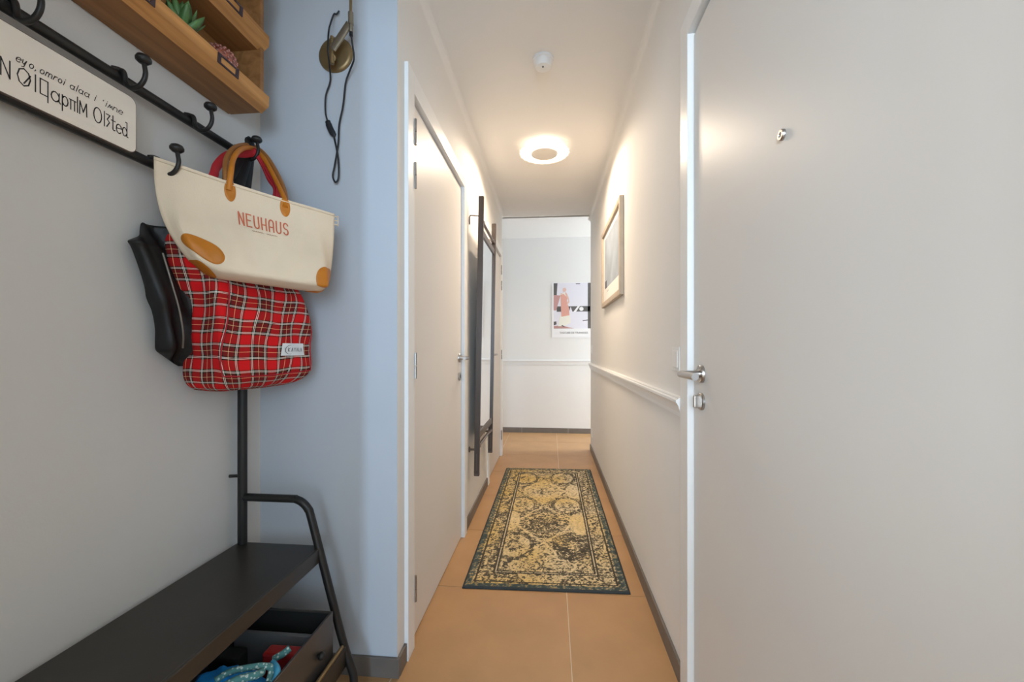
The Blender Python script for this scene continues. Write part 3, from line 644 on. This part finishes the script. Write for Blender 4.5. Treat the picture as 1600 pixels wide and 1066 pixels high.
for i in range(7): leaf(i*2*math.pi/7+.5, 0.78, 0.074, 0.013)
for i in range(4): leaf(i*2*math.pi/4+.9, 1.12, 0.074, 0.011)
cb = thing('candle_holder', 'round pink copper mosaic candle holder in the lowest tray', 'candle holder', (-0.935, 1.095, ZT))
prof = [(0, 0), (0.018, 0)]+[(0.037*math.sin(a), 0.034-0.037*math.cos(a)) for a in [math.radians(30+12*k) for k in range(10)]]
prof = [(0, 0), (.026, 0), (.022, .006), (.009, .012), (.009, .034)]+[(r*1.15, max(h, 0)*1.15+.034) for r, h in prof[2:]]; last = prof[-1]; prof += [(last[0]-.003, last[1]), (0.016, 0.05), (0, 0.046)]
bm = bmesh.new(); lathe(bm, prof, (-0.935, 1.095, ZT), 'Z', 20); bm_link('bowl', bm, M['copper'], cb)
bm = bmesh.new()
for i in range(6, len(prof)-3):
    r, h = prof[i]
    n = 16
    for k in range(n):
        a = 2*math.pi*(k+.5*(i % 2))/n; c = Vector((-0.935+r*math.cos(a), 1.095+r*math.sin(a), ZT+h)); bmesh.ops.create_icosphere(bm, subdivisions=1, radius=0.0042, matrix=Matrix.Translation(c))
bm_link('mosaic_beads', bm, mat('mosaic_glass', (0.62, 0.30, 0.25), 0.12, metal=0.6), cb)
wk = thing('wicker_basket', 'small golden wicker ball beside the succulent, at the tray', 'ornament', (-0.93, 0.83, ZT))
bm = bmesh.new(); cw = Vector((-0.925, 0.858, ZT+0.080))
for i in range(14):
    ax = Vector((random.uniform(-1, 1), random.uniform(-1, 1), random.uniform(-1, 1))).normalized(); u = ax.orthogonal().normalized(); w = ax.cross(u); rad = 0.034+random.uniform(-.001, .001)
    pts = [cw+(u*math.cos(2*math.pi*k/20)+w*math.sin(2*math.pi*k/20))*rad for k in range(21)]; tube(bm, pts, 0.0022, 6, False)
bm_link('woven_ball', bm, M['wicker'], wk, True)
lathe_obj('foot', [(0, 0), (.028, 0), (.030, .004), (.012, .010), (.010, .048), (0, .048)], (cw.x, cw.y, ZT), M['wicker'], wk, seg=24)

# ------------------------------------------------------------------ bags on the hook
HOOK = Vector((-0.918, 1.196, 1.722))
# black leather bag, flat against the wall
lb = thing('leather_bag', 'black leather bag hanging against the wall behind the tartan bag', 'bag', (-0.96, 1.02, 1.06))
rows = [(1.402, .912, 1.10, .018), (1.396, .906, 1.13, .024), (1.380, .903, 1.15, .026), (1.366, .899, 1.16, .030), (1.352, .878, 1.165, .030), (1.346, .873, 1.17, .032), (1.335, .880, 1.17, .034), (1.30, .893, 1.18, .040), (1.25, .908, 1.18, .046), (1.22, .913, 1.18, .048), (1.19, .926, 1.18, .050), (1.15, .934, 1.175, .050), (1.115, .936, 1.16, .044), (1.095, .940, 1.15, .038), (1.082, .958, 1.13, .034), (1.066, .984, 1.10, .026), (1.052, 1.010, 1.07, .016)]
bm = bmesh.new(); NS = 56; rings = []
def smooth_rows(rows, n):
    P = catmull([Vector((r[1], r[2], r[0])) for r in rows], n); T = catmull([Vector((r[3], 0, 0)) for r in rows], n); return [(p.z, p.x, p.y, t.x) for p, t in zip(P, T)]
for (z, ya, yb, th) in smooth_rows(rows, 4):
    ring = []
    for k in range(NS):
        a = 2*math.pi*k/NS; yy = (ya+yb)/2-(yb-ya)/2*math.cos(a); xx = math.sin(a)*th
        sx = -0.984+th*0.35+xx*(1.0 if xx > 0 else .35)
        q = yy-(z-1.25)*(-0.22)                              # folds run slightly slanted down
        fold = 0.015*math.sin(q*58+1.3*math.sin(z*9))+0.008*math.sin(q*121+z*14)+0.008*noise.noise(Vector((yy*22, z*9, 3.1)))
        if xx > 0: sx += fold*min(1, xx/th*1.6)
        ring.append(bm.verts.new((max(sx, XA+0.002), yy, z)))
    rings.append(ring)
for i in range(len(rings)-1):
    for k in range(NS): bm.faces.new((rings[i][k], rings[i][(k+1) % NS], rings[i+1][(k+1) % NS], rings[i+1][k]))
bm.faces.new(rings[0]); bm.faces.new(rings[-1][::-1])
bm_link('bag_body', bm, M['leather'], lb, True)
tube_obj('zip', catmull([(-0.937, 0.925, 1.33), (-0.925, 0.933, 1.27), (-0.919, 0.950, 1.20), (-0.922, 0.965, 1.14), (-0.935, 0.978, 1.10)], 6), 0.0022, M['zip'], lb, 6)
for (dy, y1, w) in ((-.004, 1.115, .016), (.004, 1.165, .020)):
    pts = catmull([(-0.955, y1-.03, 1.44), (-0.940, y1, 1.56), (-0.924, 1.19+dy, 1.70), (-0.922, 1.196+dy, 1.730), (-0.935, 1.21+dy, 1.69), (-0.96, y1+.05, 1.50)], 6)
    tube_obj('strap', pts, w, M['leather'], lb, 12, flat=((1, 0, 0), 0.28))

# tartan tote
def tartan():
    m = bpy.data.materials.new('tartan_cloth'); m.use_nodes = True; N, L = nt(m); b = N['Principled BSDF']; b.inputs['Roughness'].default_value = 0.85; b.inputs['Specular IOR Level'].default_value = 0.2
    uv = N.new('ShaderNodeUVMap'); uv.uv_map = 'weave'; sp = N.new('ShaderNodeSeparateXYZ'); L.new(uv.outputs['UV'], sp.inputs['Vector'])
    red, dkr, grn, wht, yel = (.72, .012, .014), (.20, .012, .012), (.008, .026, .014), (1.55, 1.45, 1.25), (1.35, .90, .45)
    stops = [(0, red), (.020, grn), (.068, wht), (.084, grn), (.112, wht), (.128, grn), (.190, dkr), (.325, yel), (.343, dkr), (.500, grn), (.552, wht), (.568, grn), (.596, wht), (.612, grn), (.670, red)]
    def stripes(out):
        fr = N.new('ShaderNodeMath'); fr.operation = 'FRACT'; L.new(out, fr.inputs[0]); r = N.new('ShaderNodeValToRGB'); cr = r.color_ramp; cr.interpolation = 'CONSTANT'
        cr.elements[0].position = 0; cr.elements[0].color = (*red, 1); cr.elements[1].position = stops[1][0]; cr.elements[1].color = (*stops[1][1], 1)
        for p, c in stops[2:]:
            e = cr.elements.new(p); e.color = (*c, 1)
        L.new(fr.outputs[0], r.inputs['Fac']); return r
    a, c = stripes(sp.outputs['X']), stripes(sp.outputs['Y'])
    mx1 = N.new('ShaderNodeMix'); mx1.data_type = 'RGBA'; mx1.inputs['Factor'].default_value = 0.5; mx1.clamp_result = True; L.new(a.outputs['Color'], mx1.inputs['A']); L.new(c.outputs['Color'], mx1.inputs['B'])
    L.new(mx1.outputs['Result'], b.inputs['Base Color'])
    w = N.new('ShaderNodeTexNoise'); w.inputs['Scale'].default_value = 90; bp = N.new('ShaderNodeBump'); bp.inputs['Strength'].default_value = 0.15; bp.inputs['Distance'].default_value = .003
    tc = N.new('ShaderNodeTexCoord'); L.new(tc.outputs['Object'], w.inputs['Vector']); L.new(w.outputs['Fac'], bp.inputs['Height']); L.new(bp.outputs['Normal'], b.inputs['Normal'])
    return m
M['tartan'] = tartan()
tt = thing('tartan_tote', 'red tartan tote bag hanging below the canvas bag', 'bag', (-0.87, 1.1, 0.985))
# horizontal sections: wall-back-near B, front-near Cn, front-far D, wall-back-far E
secs = [(1.500, (-.955, .990), (-.930, .990), (-.915, 1.225), (-.955, 1.245)),
        (1.400, (-.962, .950), (-.925, .955), (-.890, 1.235), (-.955, 1.265)),
        (1.330, (-.965, .952), (-.905, .958), (-.832, 1.248), (-.950, 1.285)),
        (1.270, (-.968, .972), (-.866, .978), (-.787, 1.258), (-.945, 1.292)),
        (1.200, (-.970, 1.000), (-.838, .980), (-.772, 1.262), (-.940, 1.297)),
        (1.120, (-.971, 1.012), (-.818, .968), (-.768, 1.260), (-.935, 1.300)),
        (1.060, (-.971, 1.008), (-.806, .955), (-.758, 1.258), (-.930, 1.300)),
        (1.025, (-.969, 1.006), (-.806, .958), (-.762, 1.252), (-.930, 1.296)),
        (1.003, (-.962, 1.010), (-.822, .972), (-.778, 1.236), (-.928, 1.284)),
        (0.990, (-.948, 1.020), (-.846, .992), (-.800, 1.212), (-.925, 1.262)),
        (0.984, (-.930, 1.038), (-.870, 1.022), (-.830, 1.180), (-.915, 1.225))]
rows = []
cols = [catmull([Vector((*s[i+1], s[0])) for s in secs], 5) for i in range(4)]
def sect(i, n):
    c = [cc_[i] for cc_ in cols]; out = []; L = [(c[(k+1) % 4]-c[k]).length for k in range(4)]
    rad = 0.014; pts = []
    for k in range(4):
        p = c[k]; a = (c[k-1]-p); b = (c[(k+1) % 4]-p); ra = min(rad, a.length*.4); rb = min(rad, b.length*.4)
        A, B = p+a.normalized()*ra, p+b.normalized()*rb
        for t in (0, .25, .5, .75, 1): pts.append(A*(1-t)**2+p*2*t*(1-t)+B*t*t)
    pts.append(pts[0].copy()); cum = [0]
    for q in range(1, len(pts)): cum.append(cum[-1]+(pts[q]-pts[q-1]).length)
    for j in range(n):
        s = cum[-1]*j/n; q = max(k for k in range(len(cum)) if cum[k] <= s+1e-9); q = min(q, len(pts)-2); t = (s-cum[q])/max(1e-9, cum[q+1]-cum[q]); out.append((pts[q].lerp(pts[q+1], t), s))
    return out, cum[-1]
NT = 120; bm = bmesh.new(); uvl = bm.loops.layers.uv.new('weave'); rings = []; UV = {}; run = 0; prevz = None
for i in range(len(cols[0])):
    sec, per = sect(i, NT); ring = []; ctr = sum((c[i] for c in cols), Vector())/4
    zz = cols[0][i]
    if prevz is not None: run += (cols[1][i]-prevz).length
    prevz = cols[1][i].copy()
    for j, (p, s) in enumerate(sec):
        nrm = (p-ctr); nrm.z = 0; nrm.normalize()
        f = j/NT; wr = 0.006*noise.noise(Vector((p.x*16, p.y*16, p.z*11)))+0.004*math.sin(p.z*34+p.y*30+p.x*18)*(1 if p.x > -.93 else 0)
        puff = 0.010*math.sin(math.pi*min(1, max(0, (1.33-p.z)/.34)))*(1 if p.x > -.93 else .2)
        gus = f/0.20 if f < 0.20 else 0; q = p+nrm*(wr+puff-0.014*math.sin(math.pi*gus)*min(1, max(0, (p.z-1.0)/.08))); q.x = max(q.x, XA+.003)
        v = bm.verts.new(q); ring.append(v); UV[v] = (j/NT*11+0.045*math.sin(p.z*18)+.012*math.sin(p.z*55+j*.2), run/0.070+0.05*math.sin(j/NT*14)+.02*math.sin(j*.4))
    rings.append(ring)
for i in range(len(rings)-1):
    for k in range(NT):
        f = bm.faces.new((rings[i][k], rings[i][(k+1) % NT], rings[i+1][(k+1) % NT], rings[i+1][k]))
        for lp in f.loops:
            u, v = UV[lp.vert]
            if k == NT-1 and lp.vert in (rings[i][0], rings[i+1][0]): u += 11
            lp[uvl].uv = (u, v)
bot = bm.faces.new(rings[-1][::-1])
for lp in bot.loops: lp[uvl].uv = (lp.vert.co.x/.1, lp.vert.co.y/.1)
top = bm.faces.new(rings[0])
TR = [[v.co.copy() for v in r] for r in rings]
bm_link('bag_body', bm, M['tartan'], tt, True)
def tsurf(f, z, lift):
    """point on the tote: f = place round the section (0..1), z = height"""
    best = min(range(len(TR)), key=lambda i: abs(TR[i][0].z-z)); i2 = min(len(TR)-1, best+1) if TR[best][0].z > z else max(0, best-1)
    za, zb = TR[best][0].z, TR[i2][0].z; t = 0 if abs(zb-za) < 1e-9 else (z-za)/(zb-za)
    def at(i):
        j = f*NT; j0 = int(math.floor(j)) % NT; return TR[i][j0].lerp(TR[i][(j0+1) % NT], j-math.floor(j))
    p = at(best).lerp(at(i2), t); e = 0.01
    n = Vector((p.x+.90, (p.y-1.11)*.25, 0)).normalized(); return p+n*lift
# the front runs between the two outer corners
def frac_near(pt): 
    i = min(range(len(TR)), key=lambda i: abs(TR[i][0].z-1.1)); return min(range(NT), key=lambda j: (TR[i][j].xy-Vector(pt)).length)/NT
f0, f1 = frac_near((-.815, .955)), frac_near((-.765, 1.256))
seam = [tsurf(f0+.004, 1.30-.27*k/14, .003) for k in range(15)]+[tsurf(f0+.004+(f1-f0-.008)*k/24, 1.03-.006*math.sin(math.pi*k/24), .003) for k in range(1, 25)]+[tsurf(f1-.004, 1.03+.2*k/10, .003) for k in range(1, 11)]
tube_obj('pocket_seam', seam, 0.0018, M['red'], tt, 6)
lf = lambda u, v: tsurf(f0+(f1-f0)*(0.585+u*.30), 1.078+v*0.036, .004)
bm = bmesh.new()
gv = [[bm.verts.new(lf(i/6, j/4)) for i in range(7)] for j in range(5)]
for j in range(4):
    for i in range(6): bm.faces.new((gv[j][i], gv[j][i+1], gv[j+1][i+1], gv[j+1][i]))
lab = bm_link('label_patch', bm, M['label'], tt)
bm = bmesh.new(); fn = lambda u, v: tsurf(f0+(f1-f0)*(0.585+u*.30), 1.078+v*0.036, .0055)
for i, ch in enumerate('KAYALA'):
    w, x0 = .062, .21+i*.118
    for st in G['V' if ch == 'A' else ch]: ribbon(bm, [(x0+p[0]*w, .33+p[1]*.30) for p in st], .017, fn)
ribbon(bm, arc(.27, .48, .16, .36, 80, 290, 16), .02, fn); bm_link('label_print', bm, M['ink'], lab)
def px_at(px_, py_, yy):
    u = (px_-800)/F_PX; v = (544-py_)/F_PX; s, c = math.sin(YAW), math.cos(YAW); d = (c*u-s, s*u+c, v); t = yy/d[1]; return Vector((t*d[0], yy, CAM_H+t*d[2]))
for off in (0, 1):
    pts = [(-.930, .985, 1.46), px_at(331-2*off, 282, 1.00), px_at(338-off, 262, 1.03), px_at(350, 247, 1.07), px_at(366, 240, 1.12), px_at(383, 240-3*off, 1.17), px_at(398, 240-3*off, 1.205), px_at(409, 254-4*off, 1.215), px_at(420+3*off, 278-3*off, 1.22), px_at(431+4*off, 305, 1.225), (-.915, 1.225, 1.46)]
    tube_obj('handle', catmull(pts, 6), 0.0120, M['red'], tt, 12, flat=((1, 0, 0), 0.4))

# canvas tote, in front of the others
BL, BR = Vector((-0.945, 0.9095, 0)), Vector((-0.652, 1.200, 0)); BD = (BR-BL); BLEN = BD.length; BD.normalize(); BN = Vector((BD.y, -BD.x, 0))   # BN points out to the viewer
ct = thing('canvas_tote', 'cream canvas tote with tan leather corners and red lettering', 'bag', tuple((BL+BR)/2+Vector((0, 0, 1.28))))
def sstep(a, b, x): t = min(1, max(0, (x-a)/(b-a))); return t*t*(3-2*t)
def csurf(s, t, lift=0.0):
    """s 0..1 along the bag, t 0..1 down the front, 1..2 under it, 2..3 up the back"""
    t = min(3, max(0, t)); tt_ = t if t <= 1 else (1 if t <= 2 else 3-t); side = 1-2*min(1, max(0, t-1)) if t <= 2 else -1
    e = min(s, 1-s); drop = tt_
    half = (0.006+0.050*sstep(.12, .98, drop)) * (0.16+0.84*sstep(0, 0.06+0.10*(1-drop), e))
    lft = 0.066*drop**2.8; rgt = 0.018*drop**2
    a = (lft+(BLEN-lft-rgt)*s)
    ztop = 1.557-0.053*s-0.006*math.sin(math.pi*s); zbot = 1.296-0.020*s+0.022*(1-sstep(0, .20, s))+0.020*(1-sstep(0, .06, 1-s))
    z = ztop+(zbot-ztop)*drop
    if 1 <= t <= 2: z -= 0.014*math.sin(math.pi*(t-1))*sstep(0, .1, e)
    p = BL+BD*a+BN*(half*side+0.004)+Vector((0, 0, z))
    if t < 1.0 or t > 2: p += BN*side*(0.007*noise.noise(Vector((s*4.2, t*3.1, 1.7+(5 if t > 2 else 0))))+0.0035*noise.noise(Vector((s*11, t*6, 8.2))))*min(1, t*3 if t < 1 else 1)*sstep(0, .1, e)
    if t > 2: p -= BN*0.0
    if lift:
        d = 1e-3; u = csurf(min(1, s+d), t)-csurf(max(0, s-d), t); w = csurf(s, min(3, t+d))-csurf(s, max(0, t-d)); n = u.cross(w).normalized()
        if n.dot(BN*side+Vector((0, 0, -1 if 1 < t < 2 else 0))) < 0: n = -n
        p = p+n*lift
    return p
bm = bmesh.new(); NA = 60; TS = [i/22 for i in range(22)]+[1+i/10 for i in range(10)]+[2+i/22 for i in range(23)]
gr = [[bm.verts.new(csurf(i/NA, t)) for i in range(NA+1)] for t in TS]
for j in range(len(TS)-1):
    for i in range(NA): bm.faces.new((gr[j][i], gr[j][i+1], gr[j+1][i+1], gr[j+1][i]))
for i0 in (0, NA):
    for j in range((len(TS)-1)//2): 
        try: bm.faces.new((gr[j][i0], gr[j+1][i0], gr[-2-j][i0], gr[-1-j][i0]))
        except ValueError: pass
bm_link('bag_body', bm, M['canvas'], ct, True)
bm = bmesh.new(); tube(bm, [csurf(i/40, 0.03, .0015) for i in range(41)], 0.0016, 6); bm_link('top_hem', bm, M['canvas'], ct, True)
def patch(cs_, ct_, rs, rt, rot=0.0, m='tan', name='corner_patch', n=10, seg=36):
    bm = bmesh.new(); cen = None; rings = []
    for q in range(n+1):
        ring = []
        for k in range(seg):
            a = 2*math.pi*k/seg; u, v = math.cos(a)*q/n, math.sin(a)*q/n
            s = cs_+rs*(u*math.cos(rot)-v*math.sin(rot)); t = ct_+rt*(u*math.sin(rot)+v*math.cos(rot))
            ring.append(bm.verts.new(csurf(min(.999, max(.001, s)), t, 0.0022 if q < n else 0.0006)))
            if q == 0: break
        rings.append(ring)
    for k in range(seg): bm.faces.new((rings[0][0], rings[1][k], rings[1][(k+1) % seg]))
    for q in range(1, n):
        for k in range(seg): bm.faces.new((rings[q][k], rings[q+1][k], rings[q+1][(k+1) % seg], rings[q][(k+1) % seg]))
    return bm_link(name, bm, M[m], ct, True)
patch(.150, .83, .112, .125, .06); patch(.045, 1.45, .125, .42); patch(.930, .93, .078, .17); patch(.915, 1.7, .10, .35)
# handle tabs and handles
for s in (.365, .675):
    patch(s, .098, .031, .115, 0, 'tan', 'handle_tab', 6, 28)
pts = [csurf(.357, .10, .004), px_at(361, 268, 1.005), px_at(364, 250, 1.03), px_at(372, 237, 1.07), px_at(384, 231, 1.15), px_at(397, 233, 1.21), px_at(411, 246, 1.21), px_at(424, 268, 1.18), px_at(436, 292, 1.14), px_at(444, 310, 1.11), csurf(.675, .10, .004)]
tube_obj('handle', catmull(pts, 8), 0.0066, M['tan'], ct, 12)
pts = [csurf(.345, 2.93), px_at(352, 268, 1.01), px_at(354, 248, 1.04), px_at(364, 233, 1.08), px_at(380, 227, 1.16), px_at(397, 229, 1.225), px_at(415, 243, 1.225), px_at(430, 266, 1.20), px_at(441, 289, 1.16), px_at(446, 306, 1.135), csurf(.690, 2.93)]
tube_obj('handle', catmull(pts, 8), 0.0066, M['brown'], ct, 12)
for sx in (.99,): 
    bm = bmesh.new(); p = csurf(.995, .02); 
    for dz in (-.004, -.016, -.028): tube(bm, [p+Vector((0, 0, dz)), p+BD*.012+Vector((0, 0, dz))], .0016, 6)
    tube(bm, [p+BD*.012+Vector((0, 0, .0)), p+BD*.012+Vector((0, 0, -.032))], .0016, 6); bm_link('zip_end', bm, M['canvas'], ct, True)
# lettering on the canvas
bm = bmesh.new()
CF = lambda u, v: csurf(.405+u/BLEN, .375-(v)/.245, 0.0016)
for i, ch in enumerate('NEUHAUS'):
    x0 = i*.0176
    for st in G[ch]:
        ribbon(bm, [(x0+p[0]*.0105, p[1]*.035-.0175) for p in st], .0034, CF)
bm_link('lettering', bm, M['logo'], ct)
bm = bmesh.new()
for k in range(2):
    x0 = .028+k*.034; ribbon(bm, [(x0+.0016*i, -.028+.0012*math.sin(i*2.3)) for i in range(17)], .0014, CF)
bm_link('small_lettering', bm, M['logo2'], ct)

# ------------------------------------------------------------------ storage box under the bench and what lies in it
sb = thing('storage_box', 'dark lacquered open box on the shelf under the bench', 'box', (-0.80, 0.9, 0.138))
bx0, bx1, by0, by1, bz0, bz1 = -0.965, -0.644, 0.52, 1.180, 0.139, 0.319; w_ = 0.007
box('box_floor', bx0, bx1, by0, by1, bz0, bz0+w_, M['boxin'], sb)
for nm, a in (('box_front', (bx1-w_, bx1, by0, by1)), ('box_back', (bx0, bx0+w_, by0, by1)), ('box_end', (bx0+w_, bx1-w_, by0, by0+w_)), ('box_end', (bx0+w_, bx1-w_, by1-w_, by1))):
    box(nm, *a, bz0+w_ if nm != 'x' else bz0, bz1, M['darkbox'], sb, 0.0015)
for nm, a in (('lining', (bx1-w_-.0015, bx1-w_-.0005, by0+w_, by1-w_)), ('lining', (bx0+w_+.0005, bx1-w_-.002, by1-w_-.0015, by1-w_-.0005))): box(nm, *a, bz0+w_+.001, bz1-.004, M['boxin'], sb)
bm = bmesh.new(); tube(bm, [(bx1-.002, 1.10, .245), (bx1+.008, 1.10, .245)], .006, 10); bmesh.ops.create_icosphere(bm, subdivisions=2, radius=.011, matrix=Matrix.Translation((bx1+.010, 1.10, .245))); bm_link('knob', bm, M['black'], sb, True)
zf = bz0+w_+.001
t_ = tag(box('card_box', -.900, -.662, 1.105, 1.118, zf, .292, M['card'], None, .002), 'dark grey card divider standing inside the storage box', 'divider')
t_ = tag(box('red_case', -.775, -.666, 1.050, 1.090, zf, .278, M['redplastic'], None, .006), 'red plastic case between the card divider and blue bundle', 'case')
t_ = tag(box('black_case', -.930, -.845, 1.045, 1.095, zf, .262, M['boxin'], None, .008), 'black case lying in the storage box beside the red one', 'case')
bl = thing('blue_bundle', 'bright blue fleece bundle with dotted teal trim in the storage box', 'cloth', (-.79, .92, zf))
def blob(cx, cy, z0, rx, ry, h, seed):
    bm = bmesh.new(); bmesh.ops.create_uvsphere(bm, u_segments=40, v_segments=24, radius=1.0)
    for v in bm.verts:
        n = noise.noise(v.co*1.9+Vector((seed, 0, 0)))*.20+noise.noise(v.co*5+Vector((0, seed, 0)))*.09
        c = v.co*(1+n); zz = c.z*h if c.z > 0 else c.z*h*.35
        v.co = Vector((cx+c.x*rx, cy+c.y*ry, max(z0, z0+h*.35+zz)))
    return bm
bm_link('fleece', blob(-.785, .925, zf, .100, .105, .122, 2.0), M['blue'], bl, True)
dots = bpy.data.materials.new('dotted_teal'); dots.use_nodes = True; N, Lk = nt(dots); b = N['Principled BSDF']; b.inputs['Roughness'].default_value = .8
vo = N.new('ShaderNodeTexVoronoi'); vo.inputs['Scale'].default_value = 130; tc = N.new('ShaderNodeTexCoord'); Lk.new(tc.outputs['Object'], vo.inputs['Vector']); r = N.new('ShaderNodeValToRGB'); r.color_ramp.elements[0].position = .30; r.color_ramp.elements[0].color = (.62, .72, .66, 1); r.color_ramp.elements[1].position = .42; r.color_ramp.elements[1].color = (.10, .28, .27, 1)
Lk.new(vo.outputs['Distance'], r.inputs['Fac']); Lk.new(r.outputs['Color'], b.inputs['Base Color'])
def over(px_, py_, zz): 
    u = (px_-800)/F_PX; v = (544-py_)/F_PX; s, c = math.sin(YAW), math.cos(YAW); d = (c*u-s, s*u+c, v); t = (zz-CAM_H)/d[2]; return Vector((t*d[0], t*d[1], zz))
trim = catmull([over(336, 1064, .318), over(360, 1050, .322), over(392, 1043, .325), over(414, 1041, .322), over(424, 1046, .315), over(420, 1066, .300)], 8)
tube_obj('dotted_trim', trim, 0.0075, dots, bl, 10)
tube_obj('dotted_trim', catmull([over(345, 1075, .318), over(372, 1062, .322), over(398, 1056, .322), over(410, 1050, .315)], 8), 0.009, dots, bl, 10)
tube_obj('piping', catmull([over(426, 1036, .312), over(433, 1046, .316), over(431, 1060, .308), over(424, 1074, .30)], 8), 0.0075, mat('light_blue_piping', (.06, .36, .58), .7), bl, 10)
tube_obj('rolled_strap', catmull([over(428, 1030, .300), over(442, 1022, .310), over(453, 1013, .318)], 6), 0.0085, dots, bl, 12)

# ------------------------------------------------------------------ swing-arm lamp on the alcove end wall
wl = thing('wall_lamp', 'aged brass swing arm wall lamp with hanging black cord', 'lamp', (-0.726, YA, 2.093))
BXC, BZC = -0.726, 2.093
lathe_obj('back_plate', [(0, 0), (0.060, 0), (0.060, -0.004), (0.055, -0.010), (0.048, -0.012), (0.020, -0.013), (0, -0.013)], (BXC, YA, BZC), M['brass'], wl, 'Y', 40)
def wp(px_, py_, yy):
    u = (px_-800)/F_PX; v = (544-py_)/F_PX; s, c = math.sin(YAW), math.cos(YAW); d = (c*u-s, s*u+c, v); t = yy/d[1]; return Vector((t*d[0], yy, CAM_H+t*d[2]))
tube_obj('pivot_arm', [wp(523, 90, YA-.01), wp(520, 90, YA-.05)], .009, M['brass'], wl, 12)
a0, a1 = wp(518.5, 57, YA-.05), wp(519, 100, YA-.05)
pp = [a0, a0.lerp(a1, .12), a0.lerp(a1, .125), a0.lerp(a1, .70), a0.lerp(a1, .705), a1]
bm = bmesh.new(); tube(bm, pp, [.0055, .0062, .0048, .0048, .0072, .0068], 14); bm_link('pivot_pin', bm, M['brass'], wl, True, sharp=40)
q0, q1 = wp(520, 76, YA-.05), wp(546, 37, YA-.07)
tube_obj('swing_arm', [q0, q1], .0135, M['bronze'], wl, 14, flat=((0, 1, 0), .45))
s0, s1 = wp(548, 20, YA-.07), wp(548.5, 51, YA-.07)
pp = [s0, s0.lerp(s1, .60), s0.lerp(s1, .62), s0.lerp(s1, .95), s1]
bm = bmesh.new(); tube(bm, pp, [.0085, .0085, .0068, .0068, .005], 16); bm_link('socket', bm, M['bronze'], wl, True, sharp=40)
tube_obj('stem', [s0+Vector((0, 0, -.005)), Vector((s0.x, s0.y, 2.34))], .0045, M['brass'], wl, 12)
tube_obj('socket_plug', [s1+Vector((0, 0, .004)), s1+Vector((0, 0, -.010))], .0058, M['cable'], wl, 12)
yc = YA-.012
cord = [s1+Vector((0, 0, -.006)), wp(551, 72, YA-.055), wp(553, 92, YA-.040), wp(546, 112, YA-.022), wp(540, 130, yc), wp(536, 165, yc), wp(530, 195, yc), wp(528.5, 225, yc), wp(523, 258, yc-.004), wp(520, 275, yc-.004), wp(524.5, 285, yc-.004), wp(529, 276, yc-.004), wp(528, 245, yc-.008), wp(522, 214, yc)]
tube_obj('cord', catmull(cord, 8), .0030, M['cable'], wl, 8)
sw = [wp(511.5, 188, yc), wp(514, 196, yc), wp(518, 205, yc), wp(523, 213, yc)]
bm = bmesh.new(); tube(bm, catmull(sw, 5), [.004]+[.0090]*3+[.0105]*9+[.0085]*2+[.004], 14, True, ((0, 1, 0), .6)); bm_link('cord_switch', bm, M['cable'], wl, True, sharp=50)
cord2 = [wp(511.5, 189, yc), wp(508.5, 175, yc), wp(509, 150, yc), wp(516, 127, yc), wp(515, 105, YA-.035), wp(512.5, 80, YA-.068), wp(513.5, 50, YA-.066), wp(518, 32, YA-.035), wp(522, 22, YA-.012), wp(526, 22, yc), wp(530, 17, yc)]
tube_obj('cord', catmull(cord2, 8), .0028, M['cable'], wl, 8)
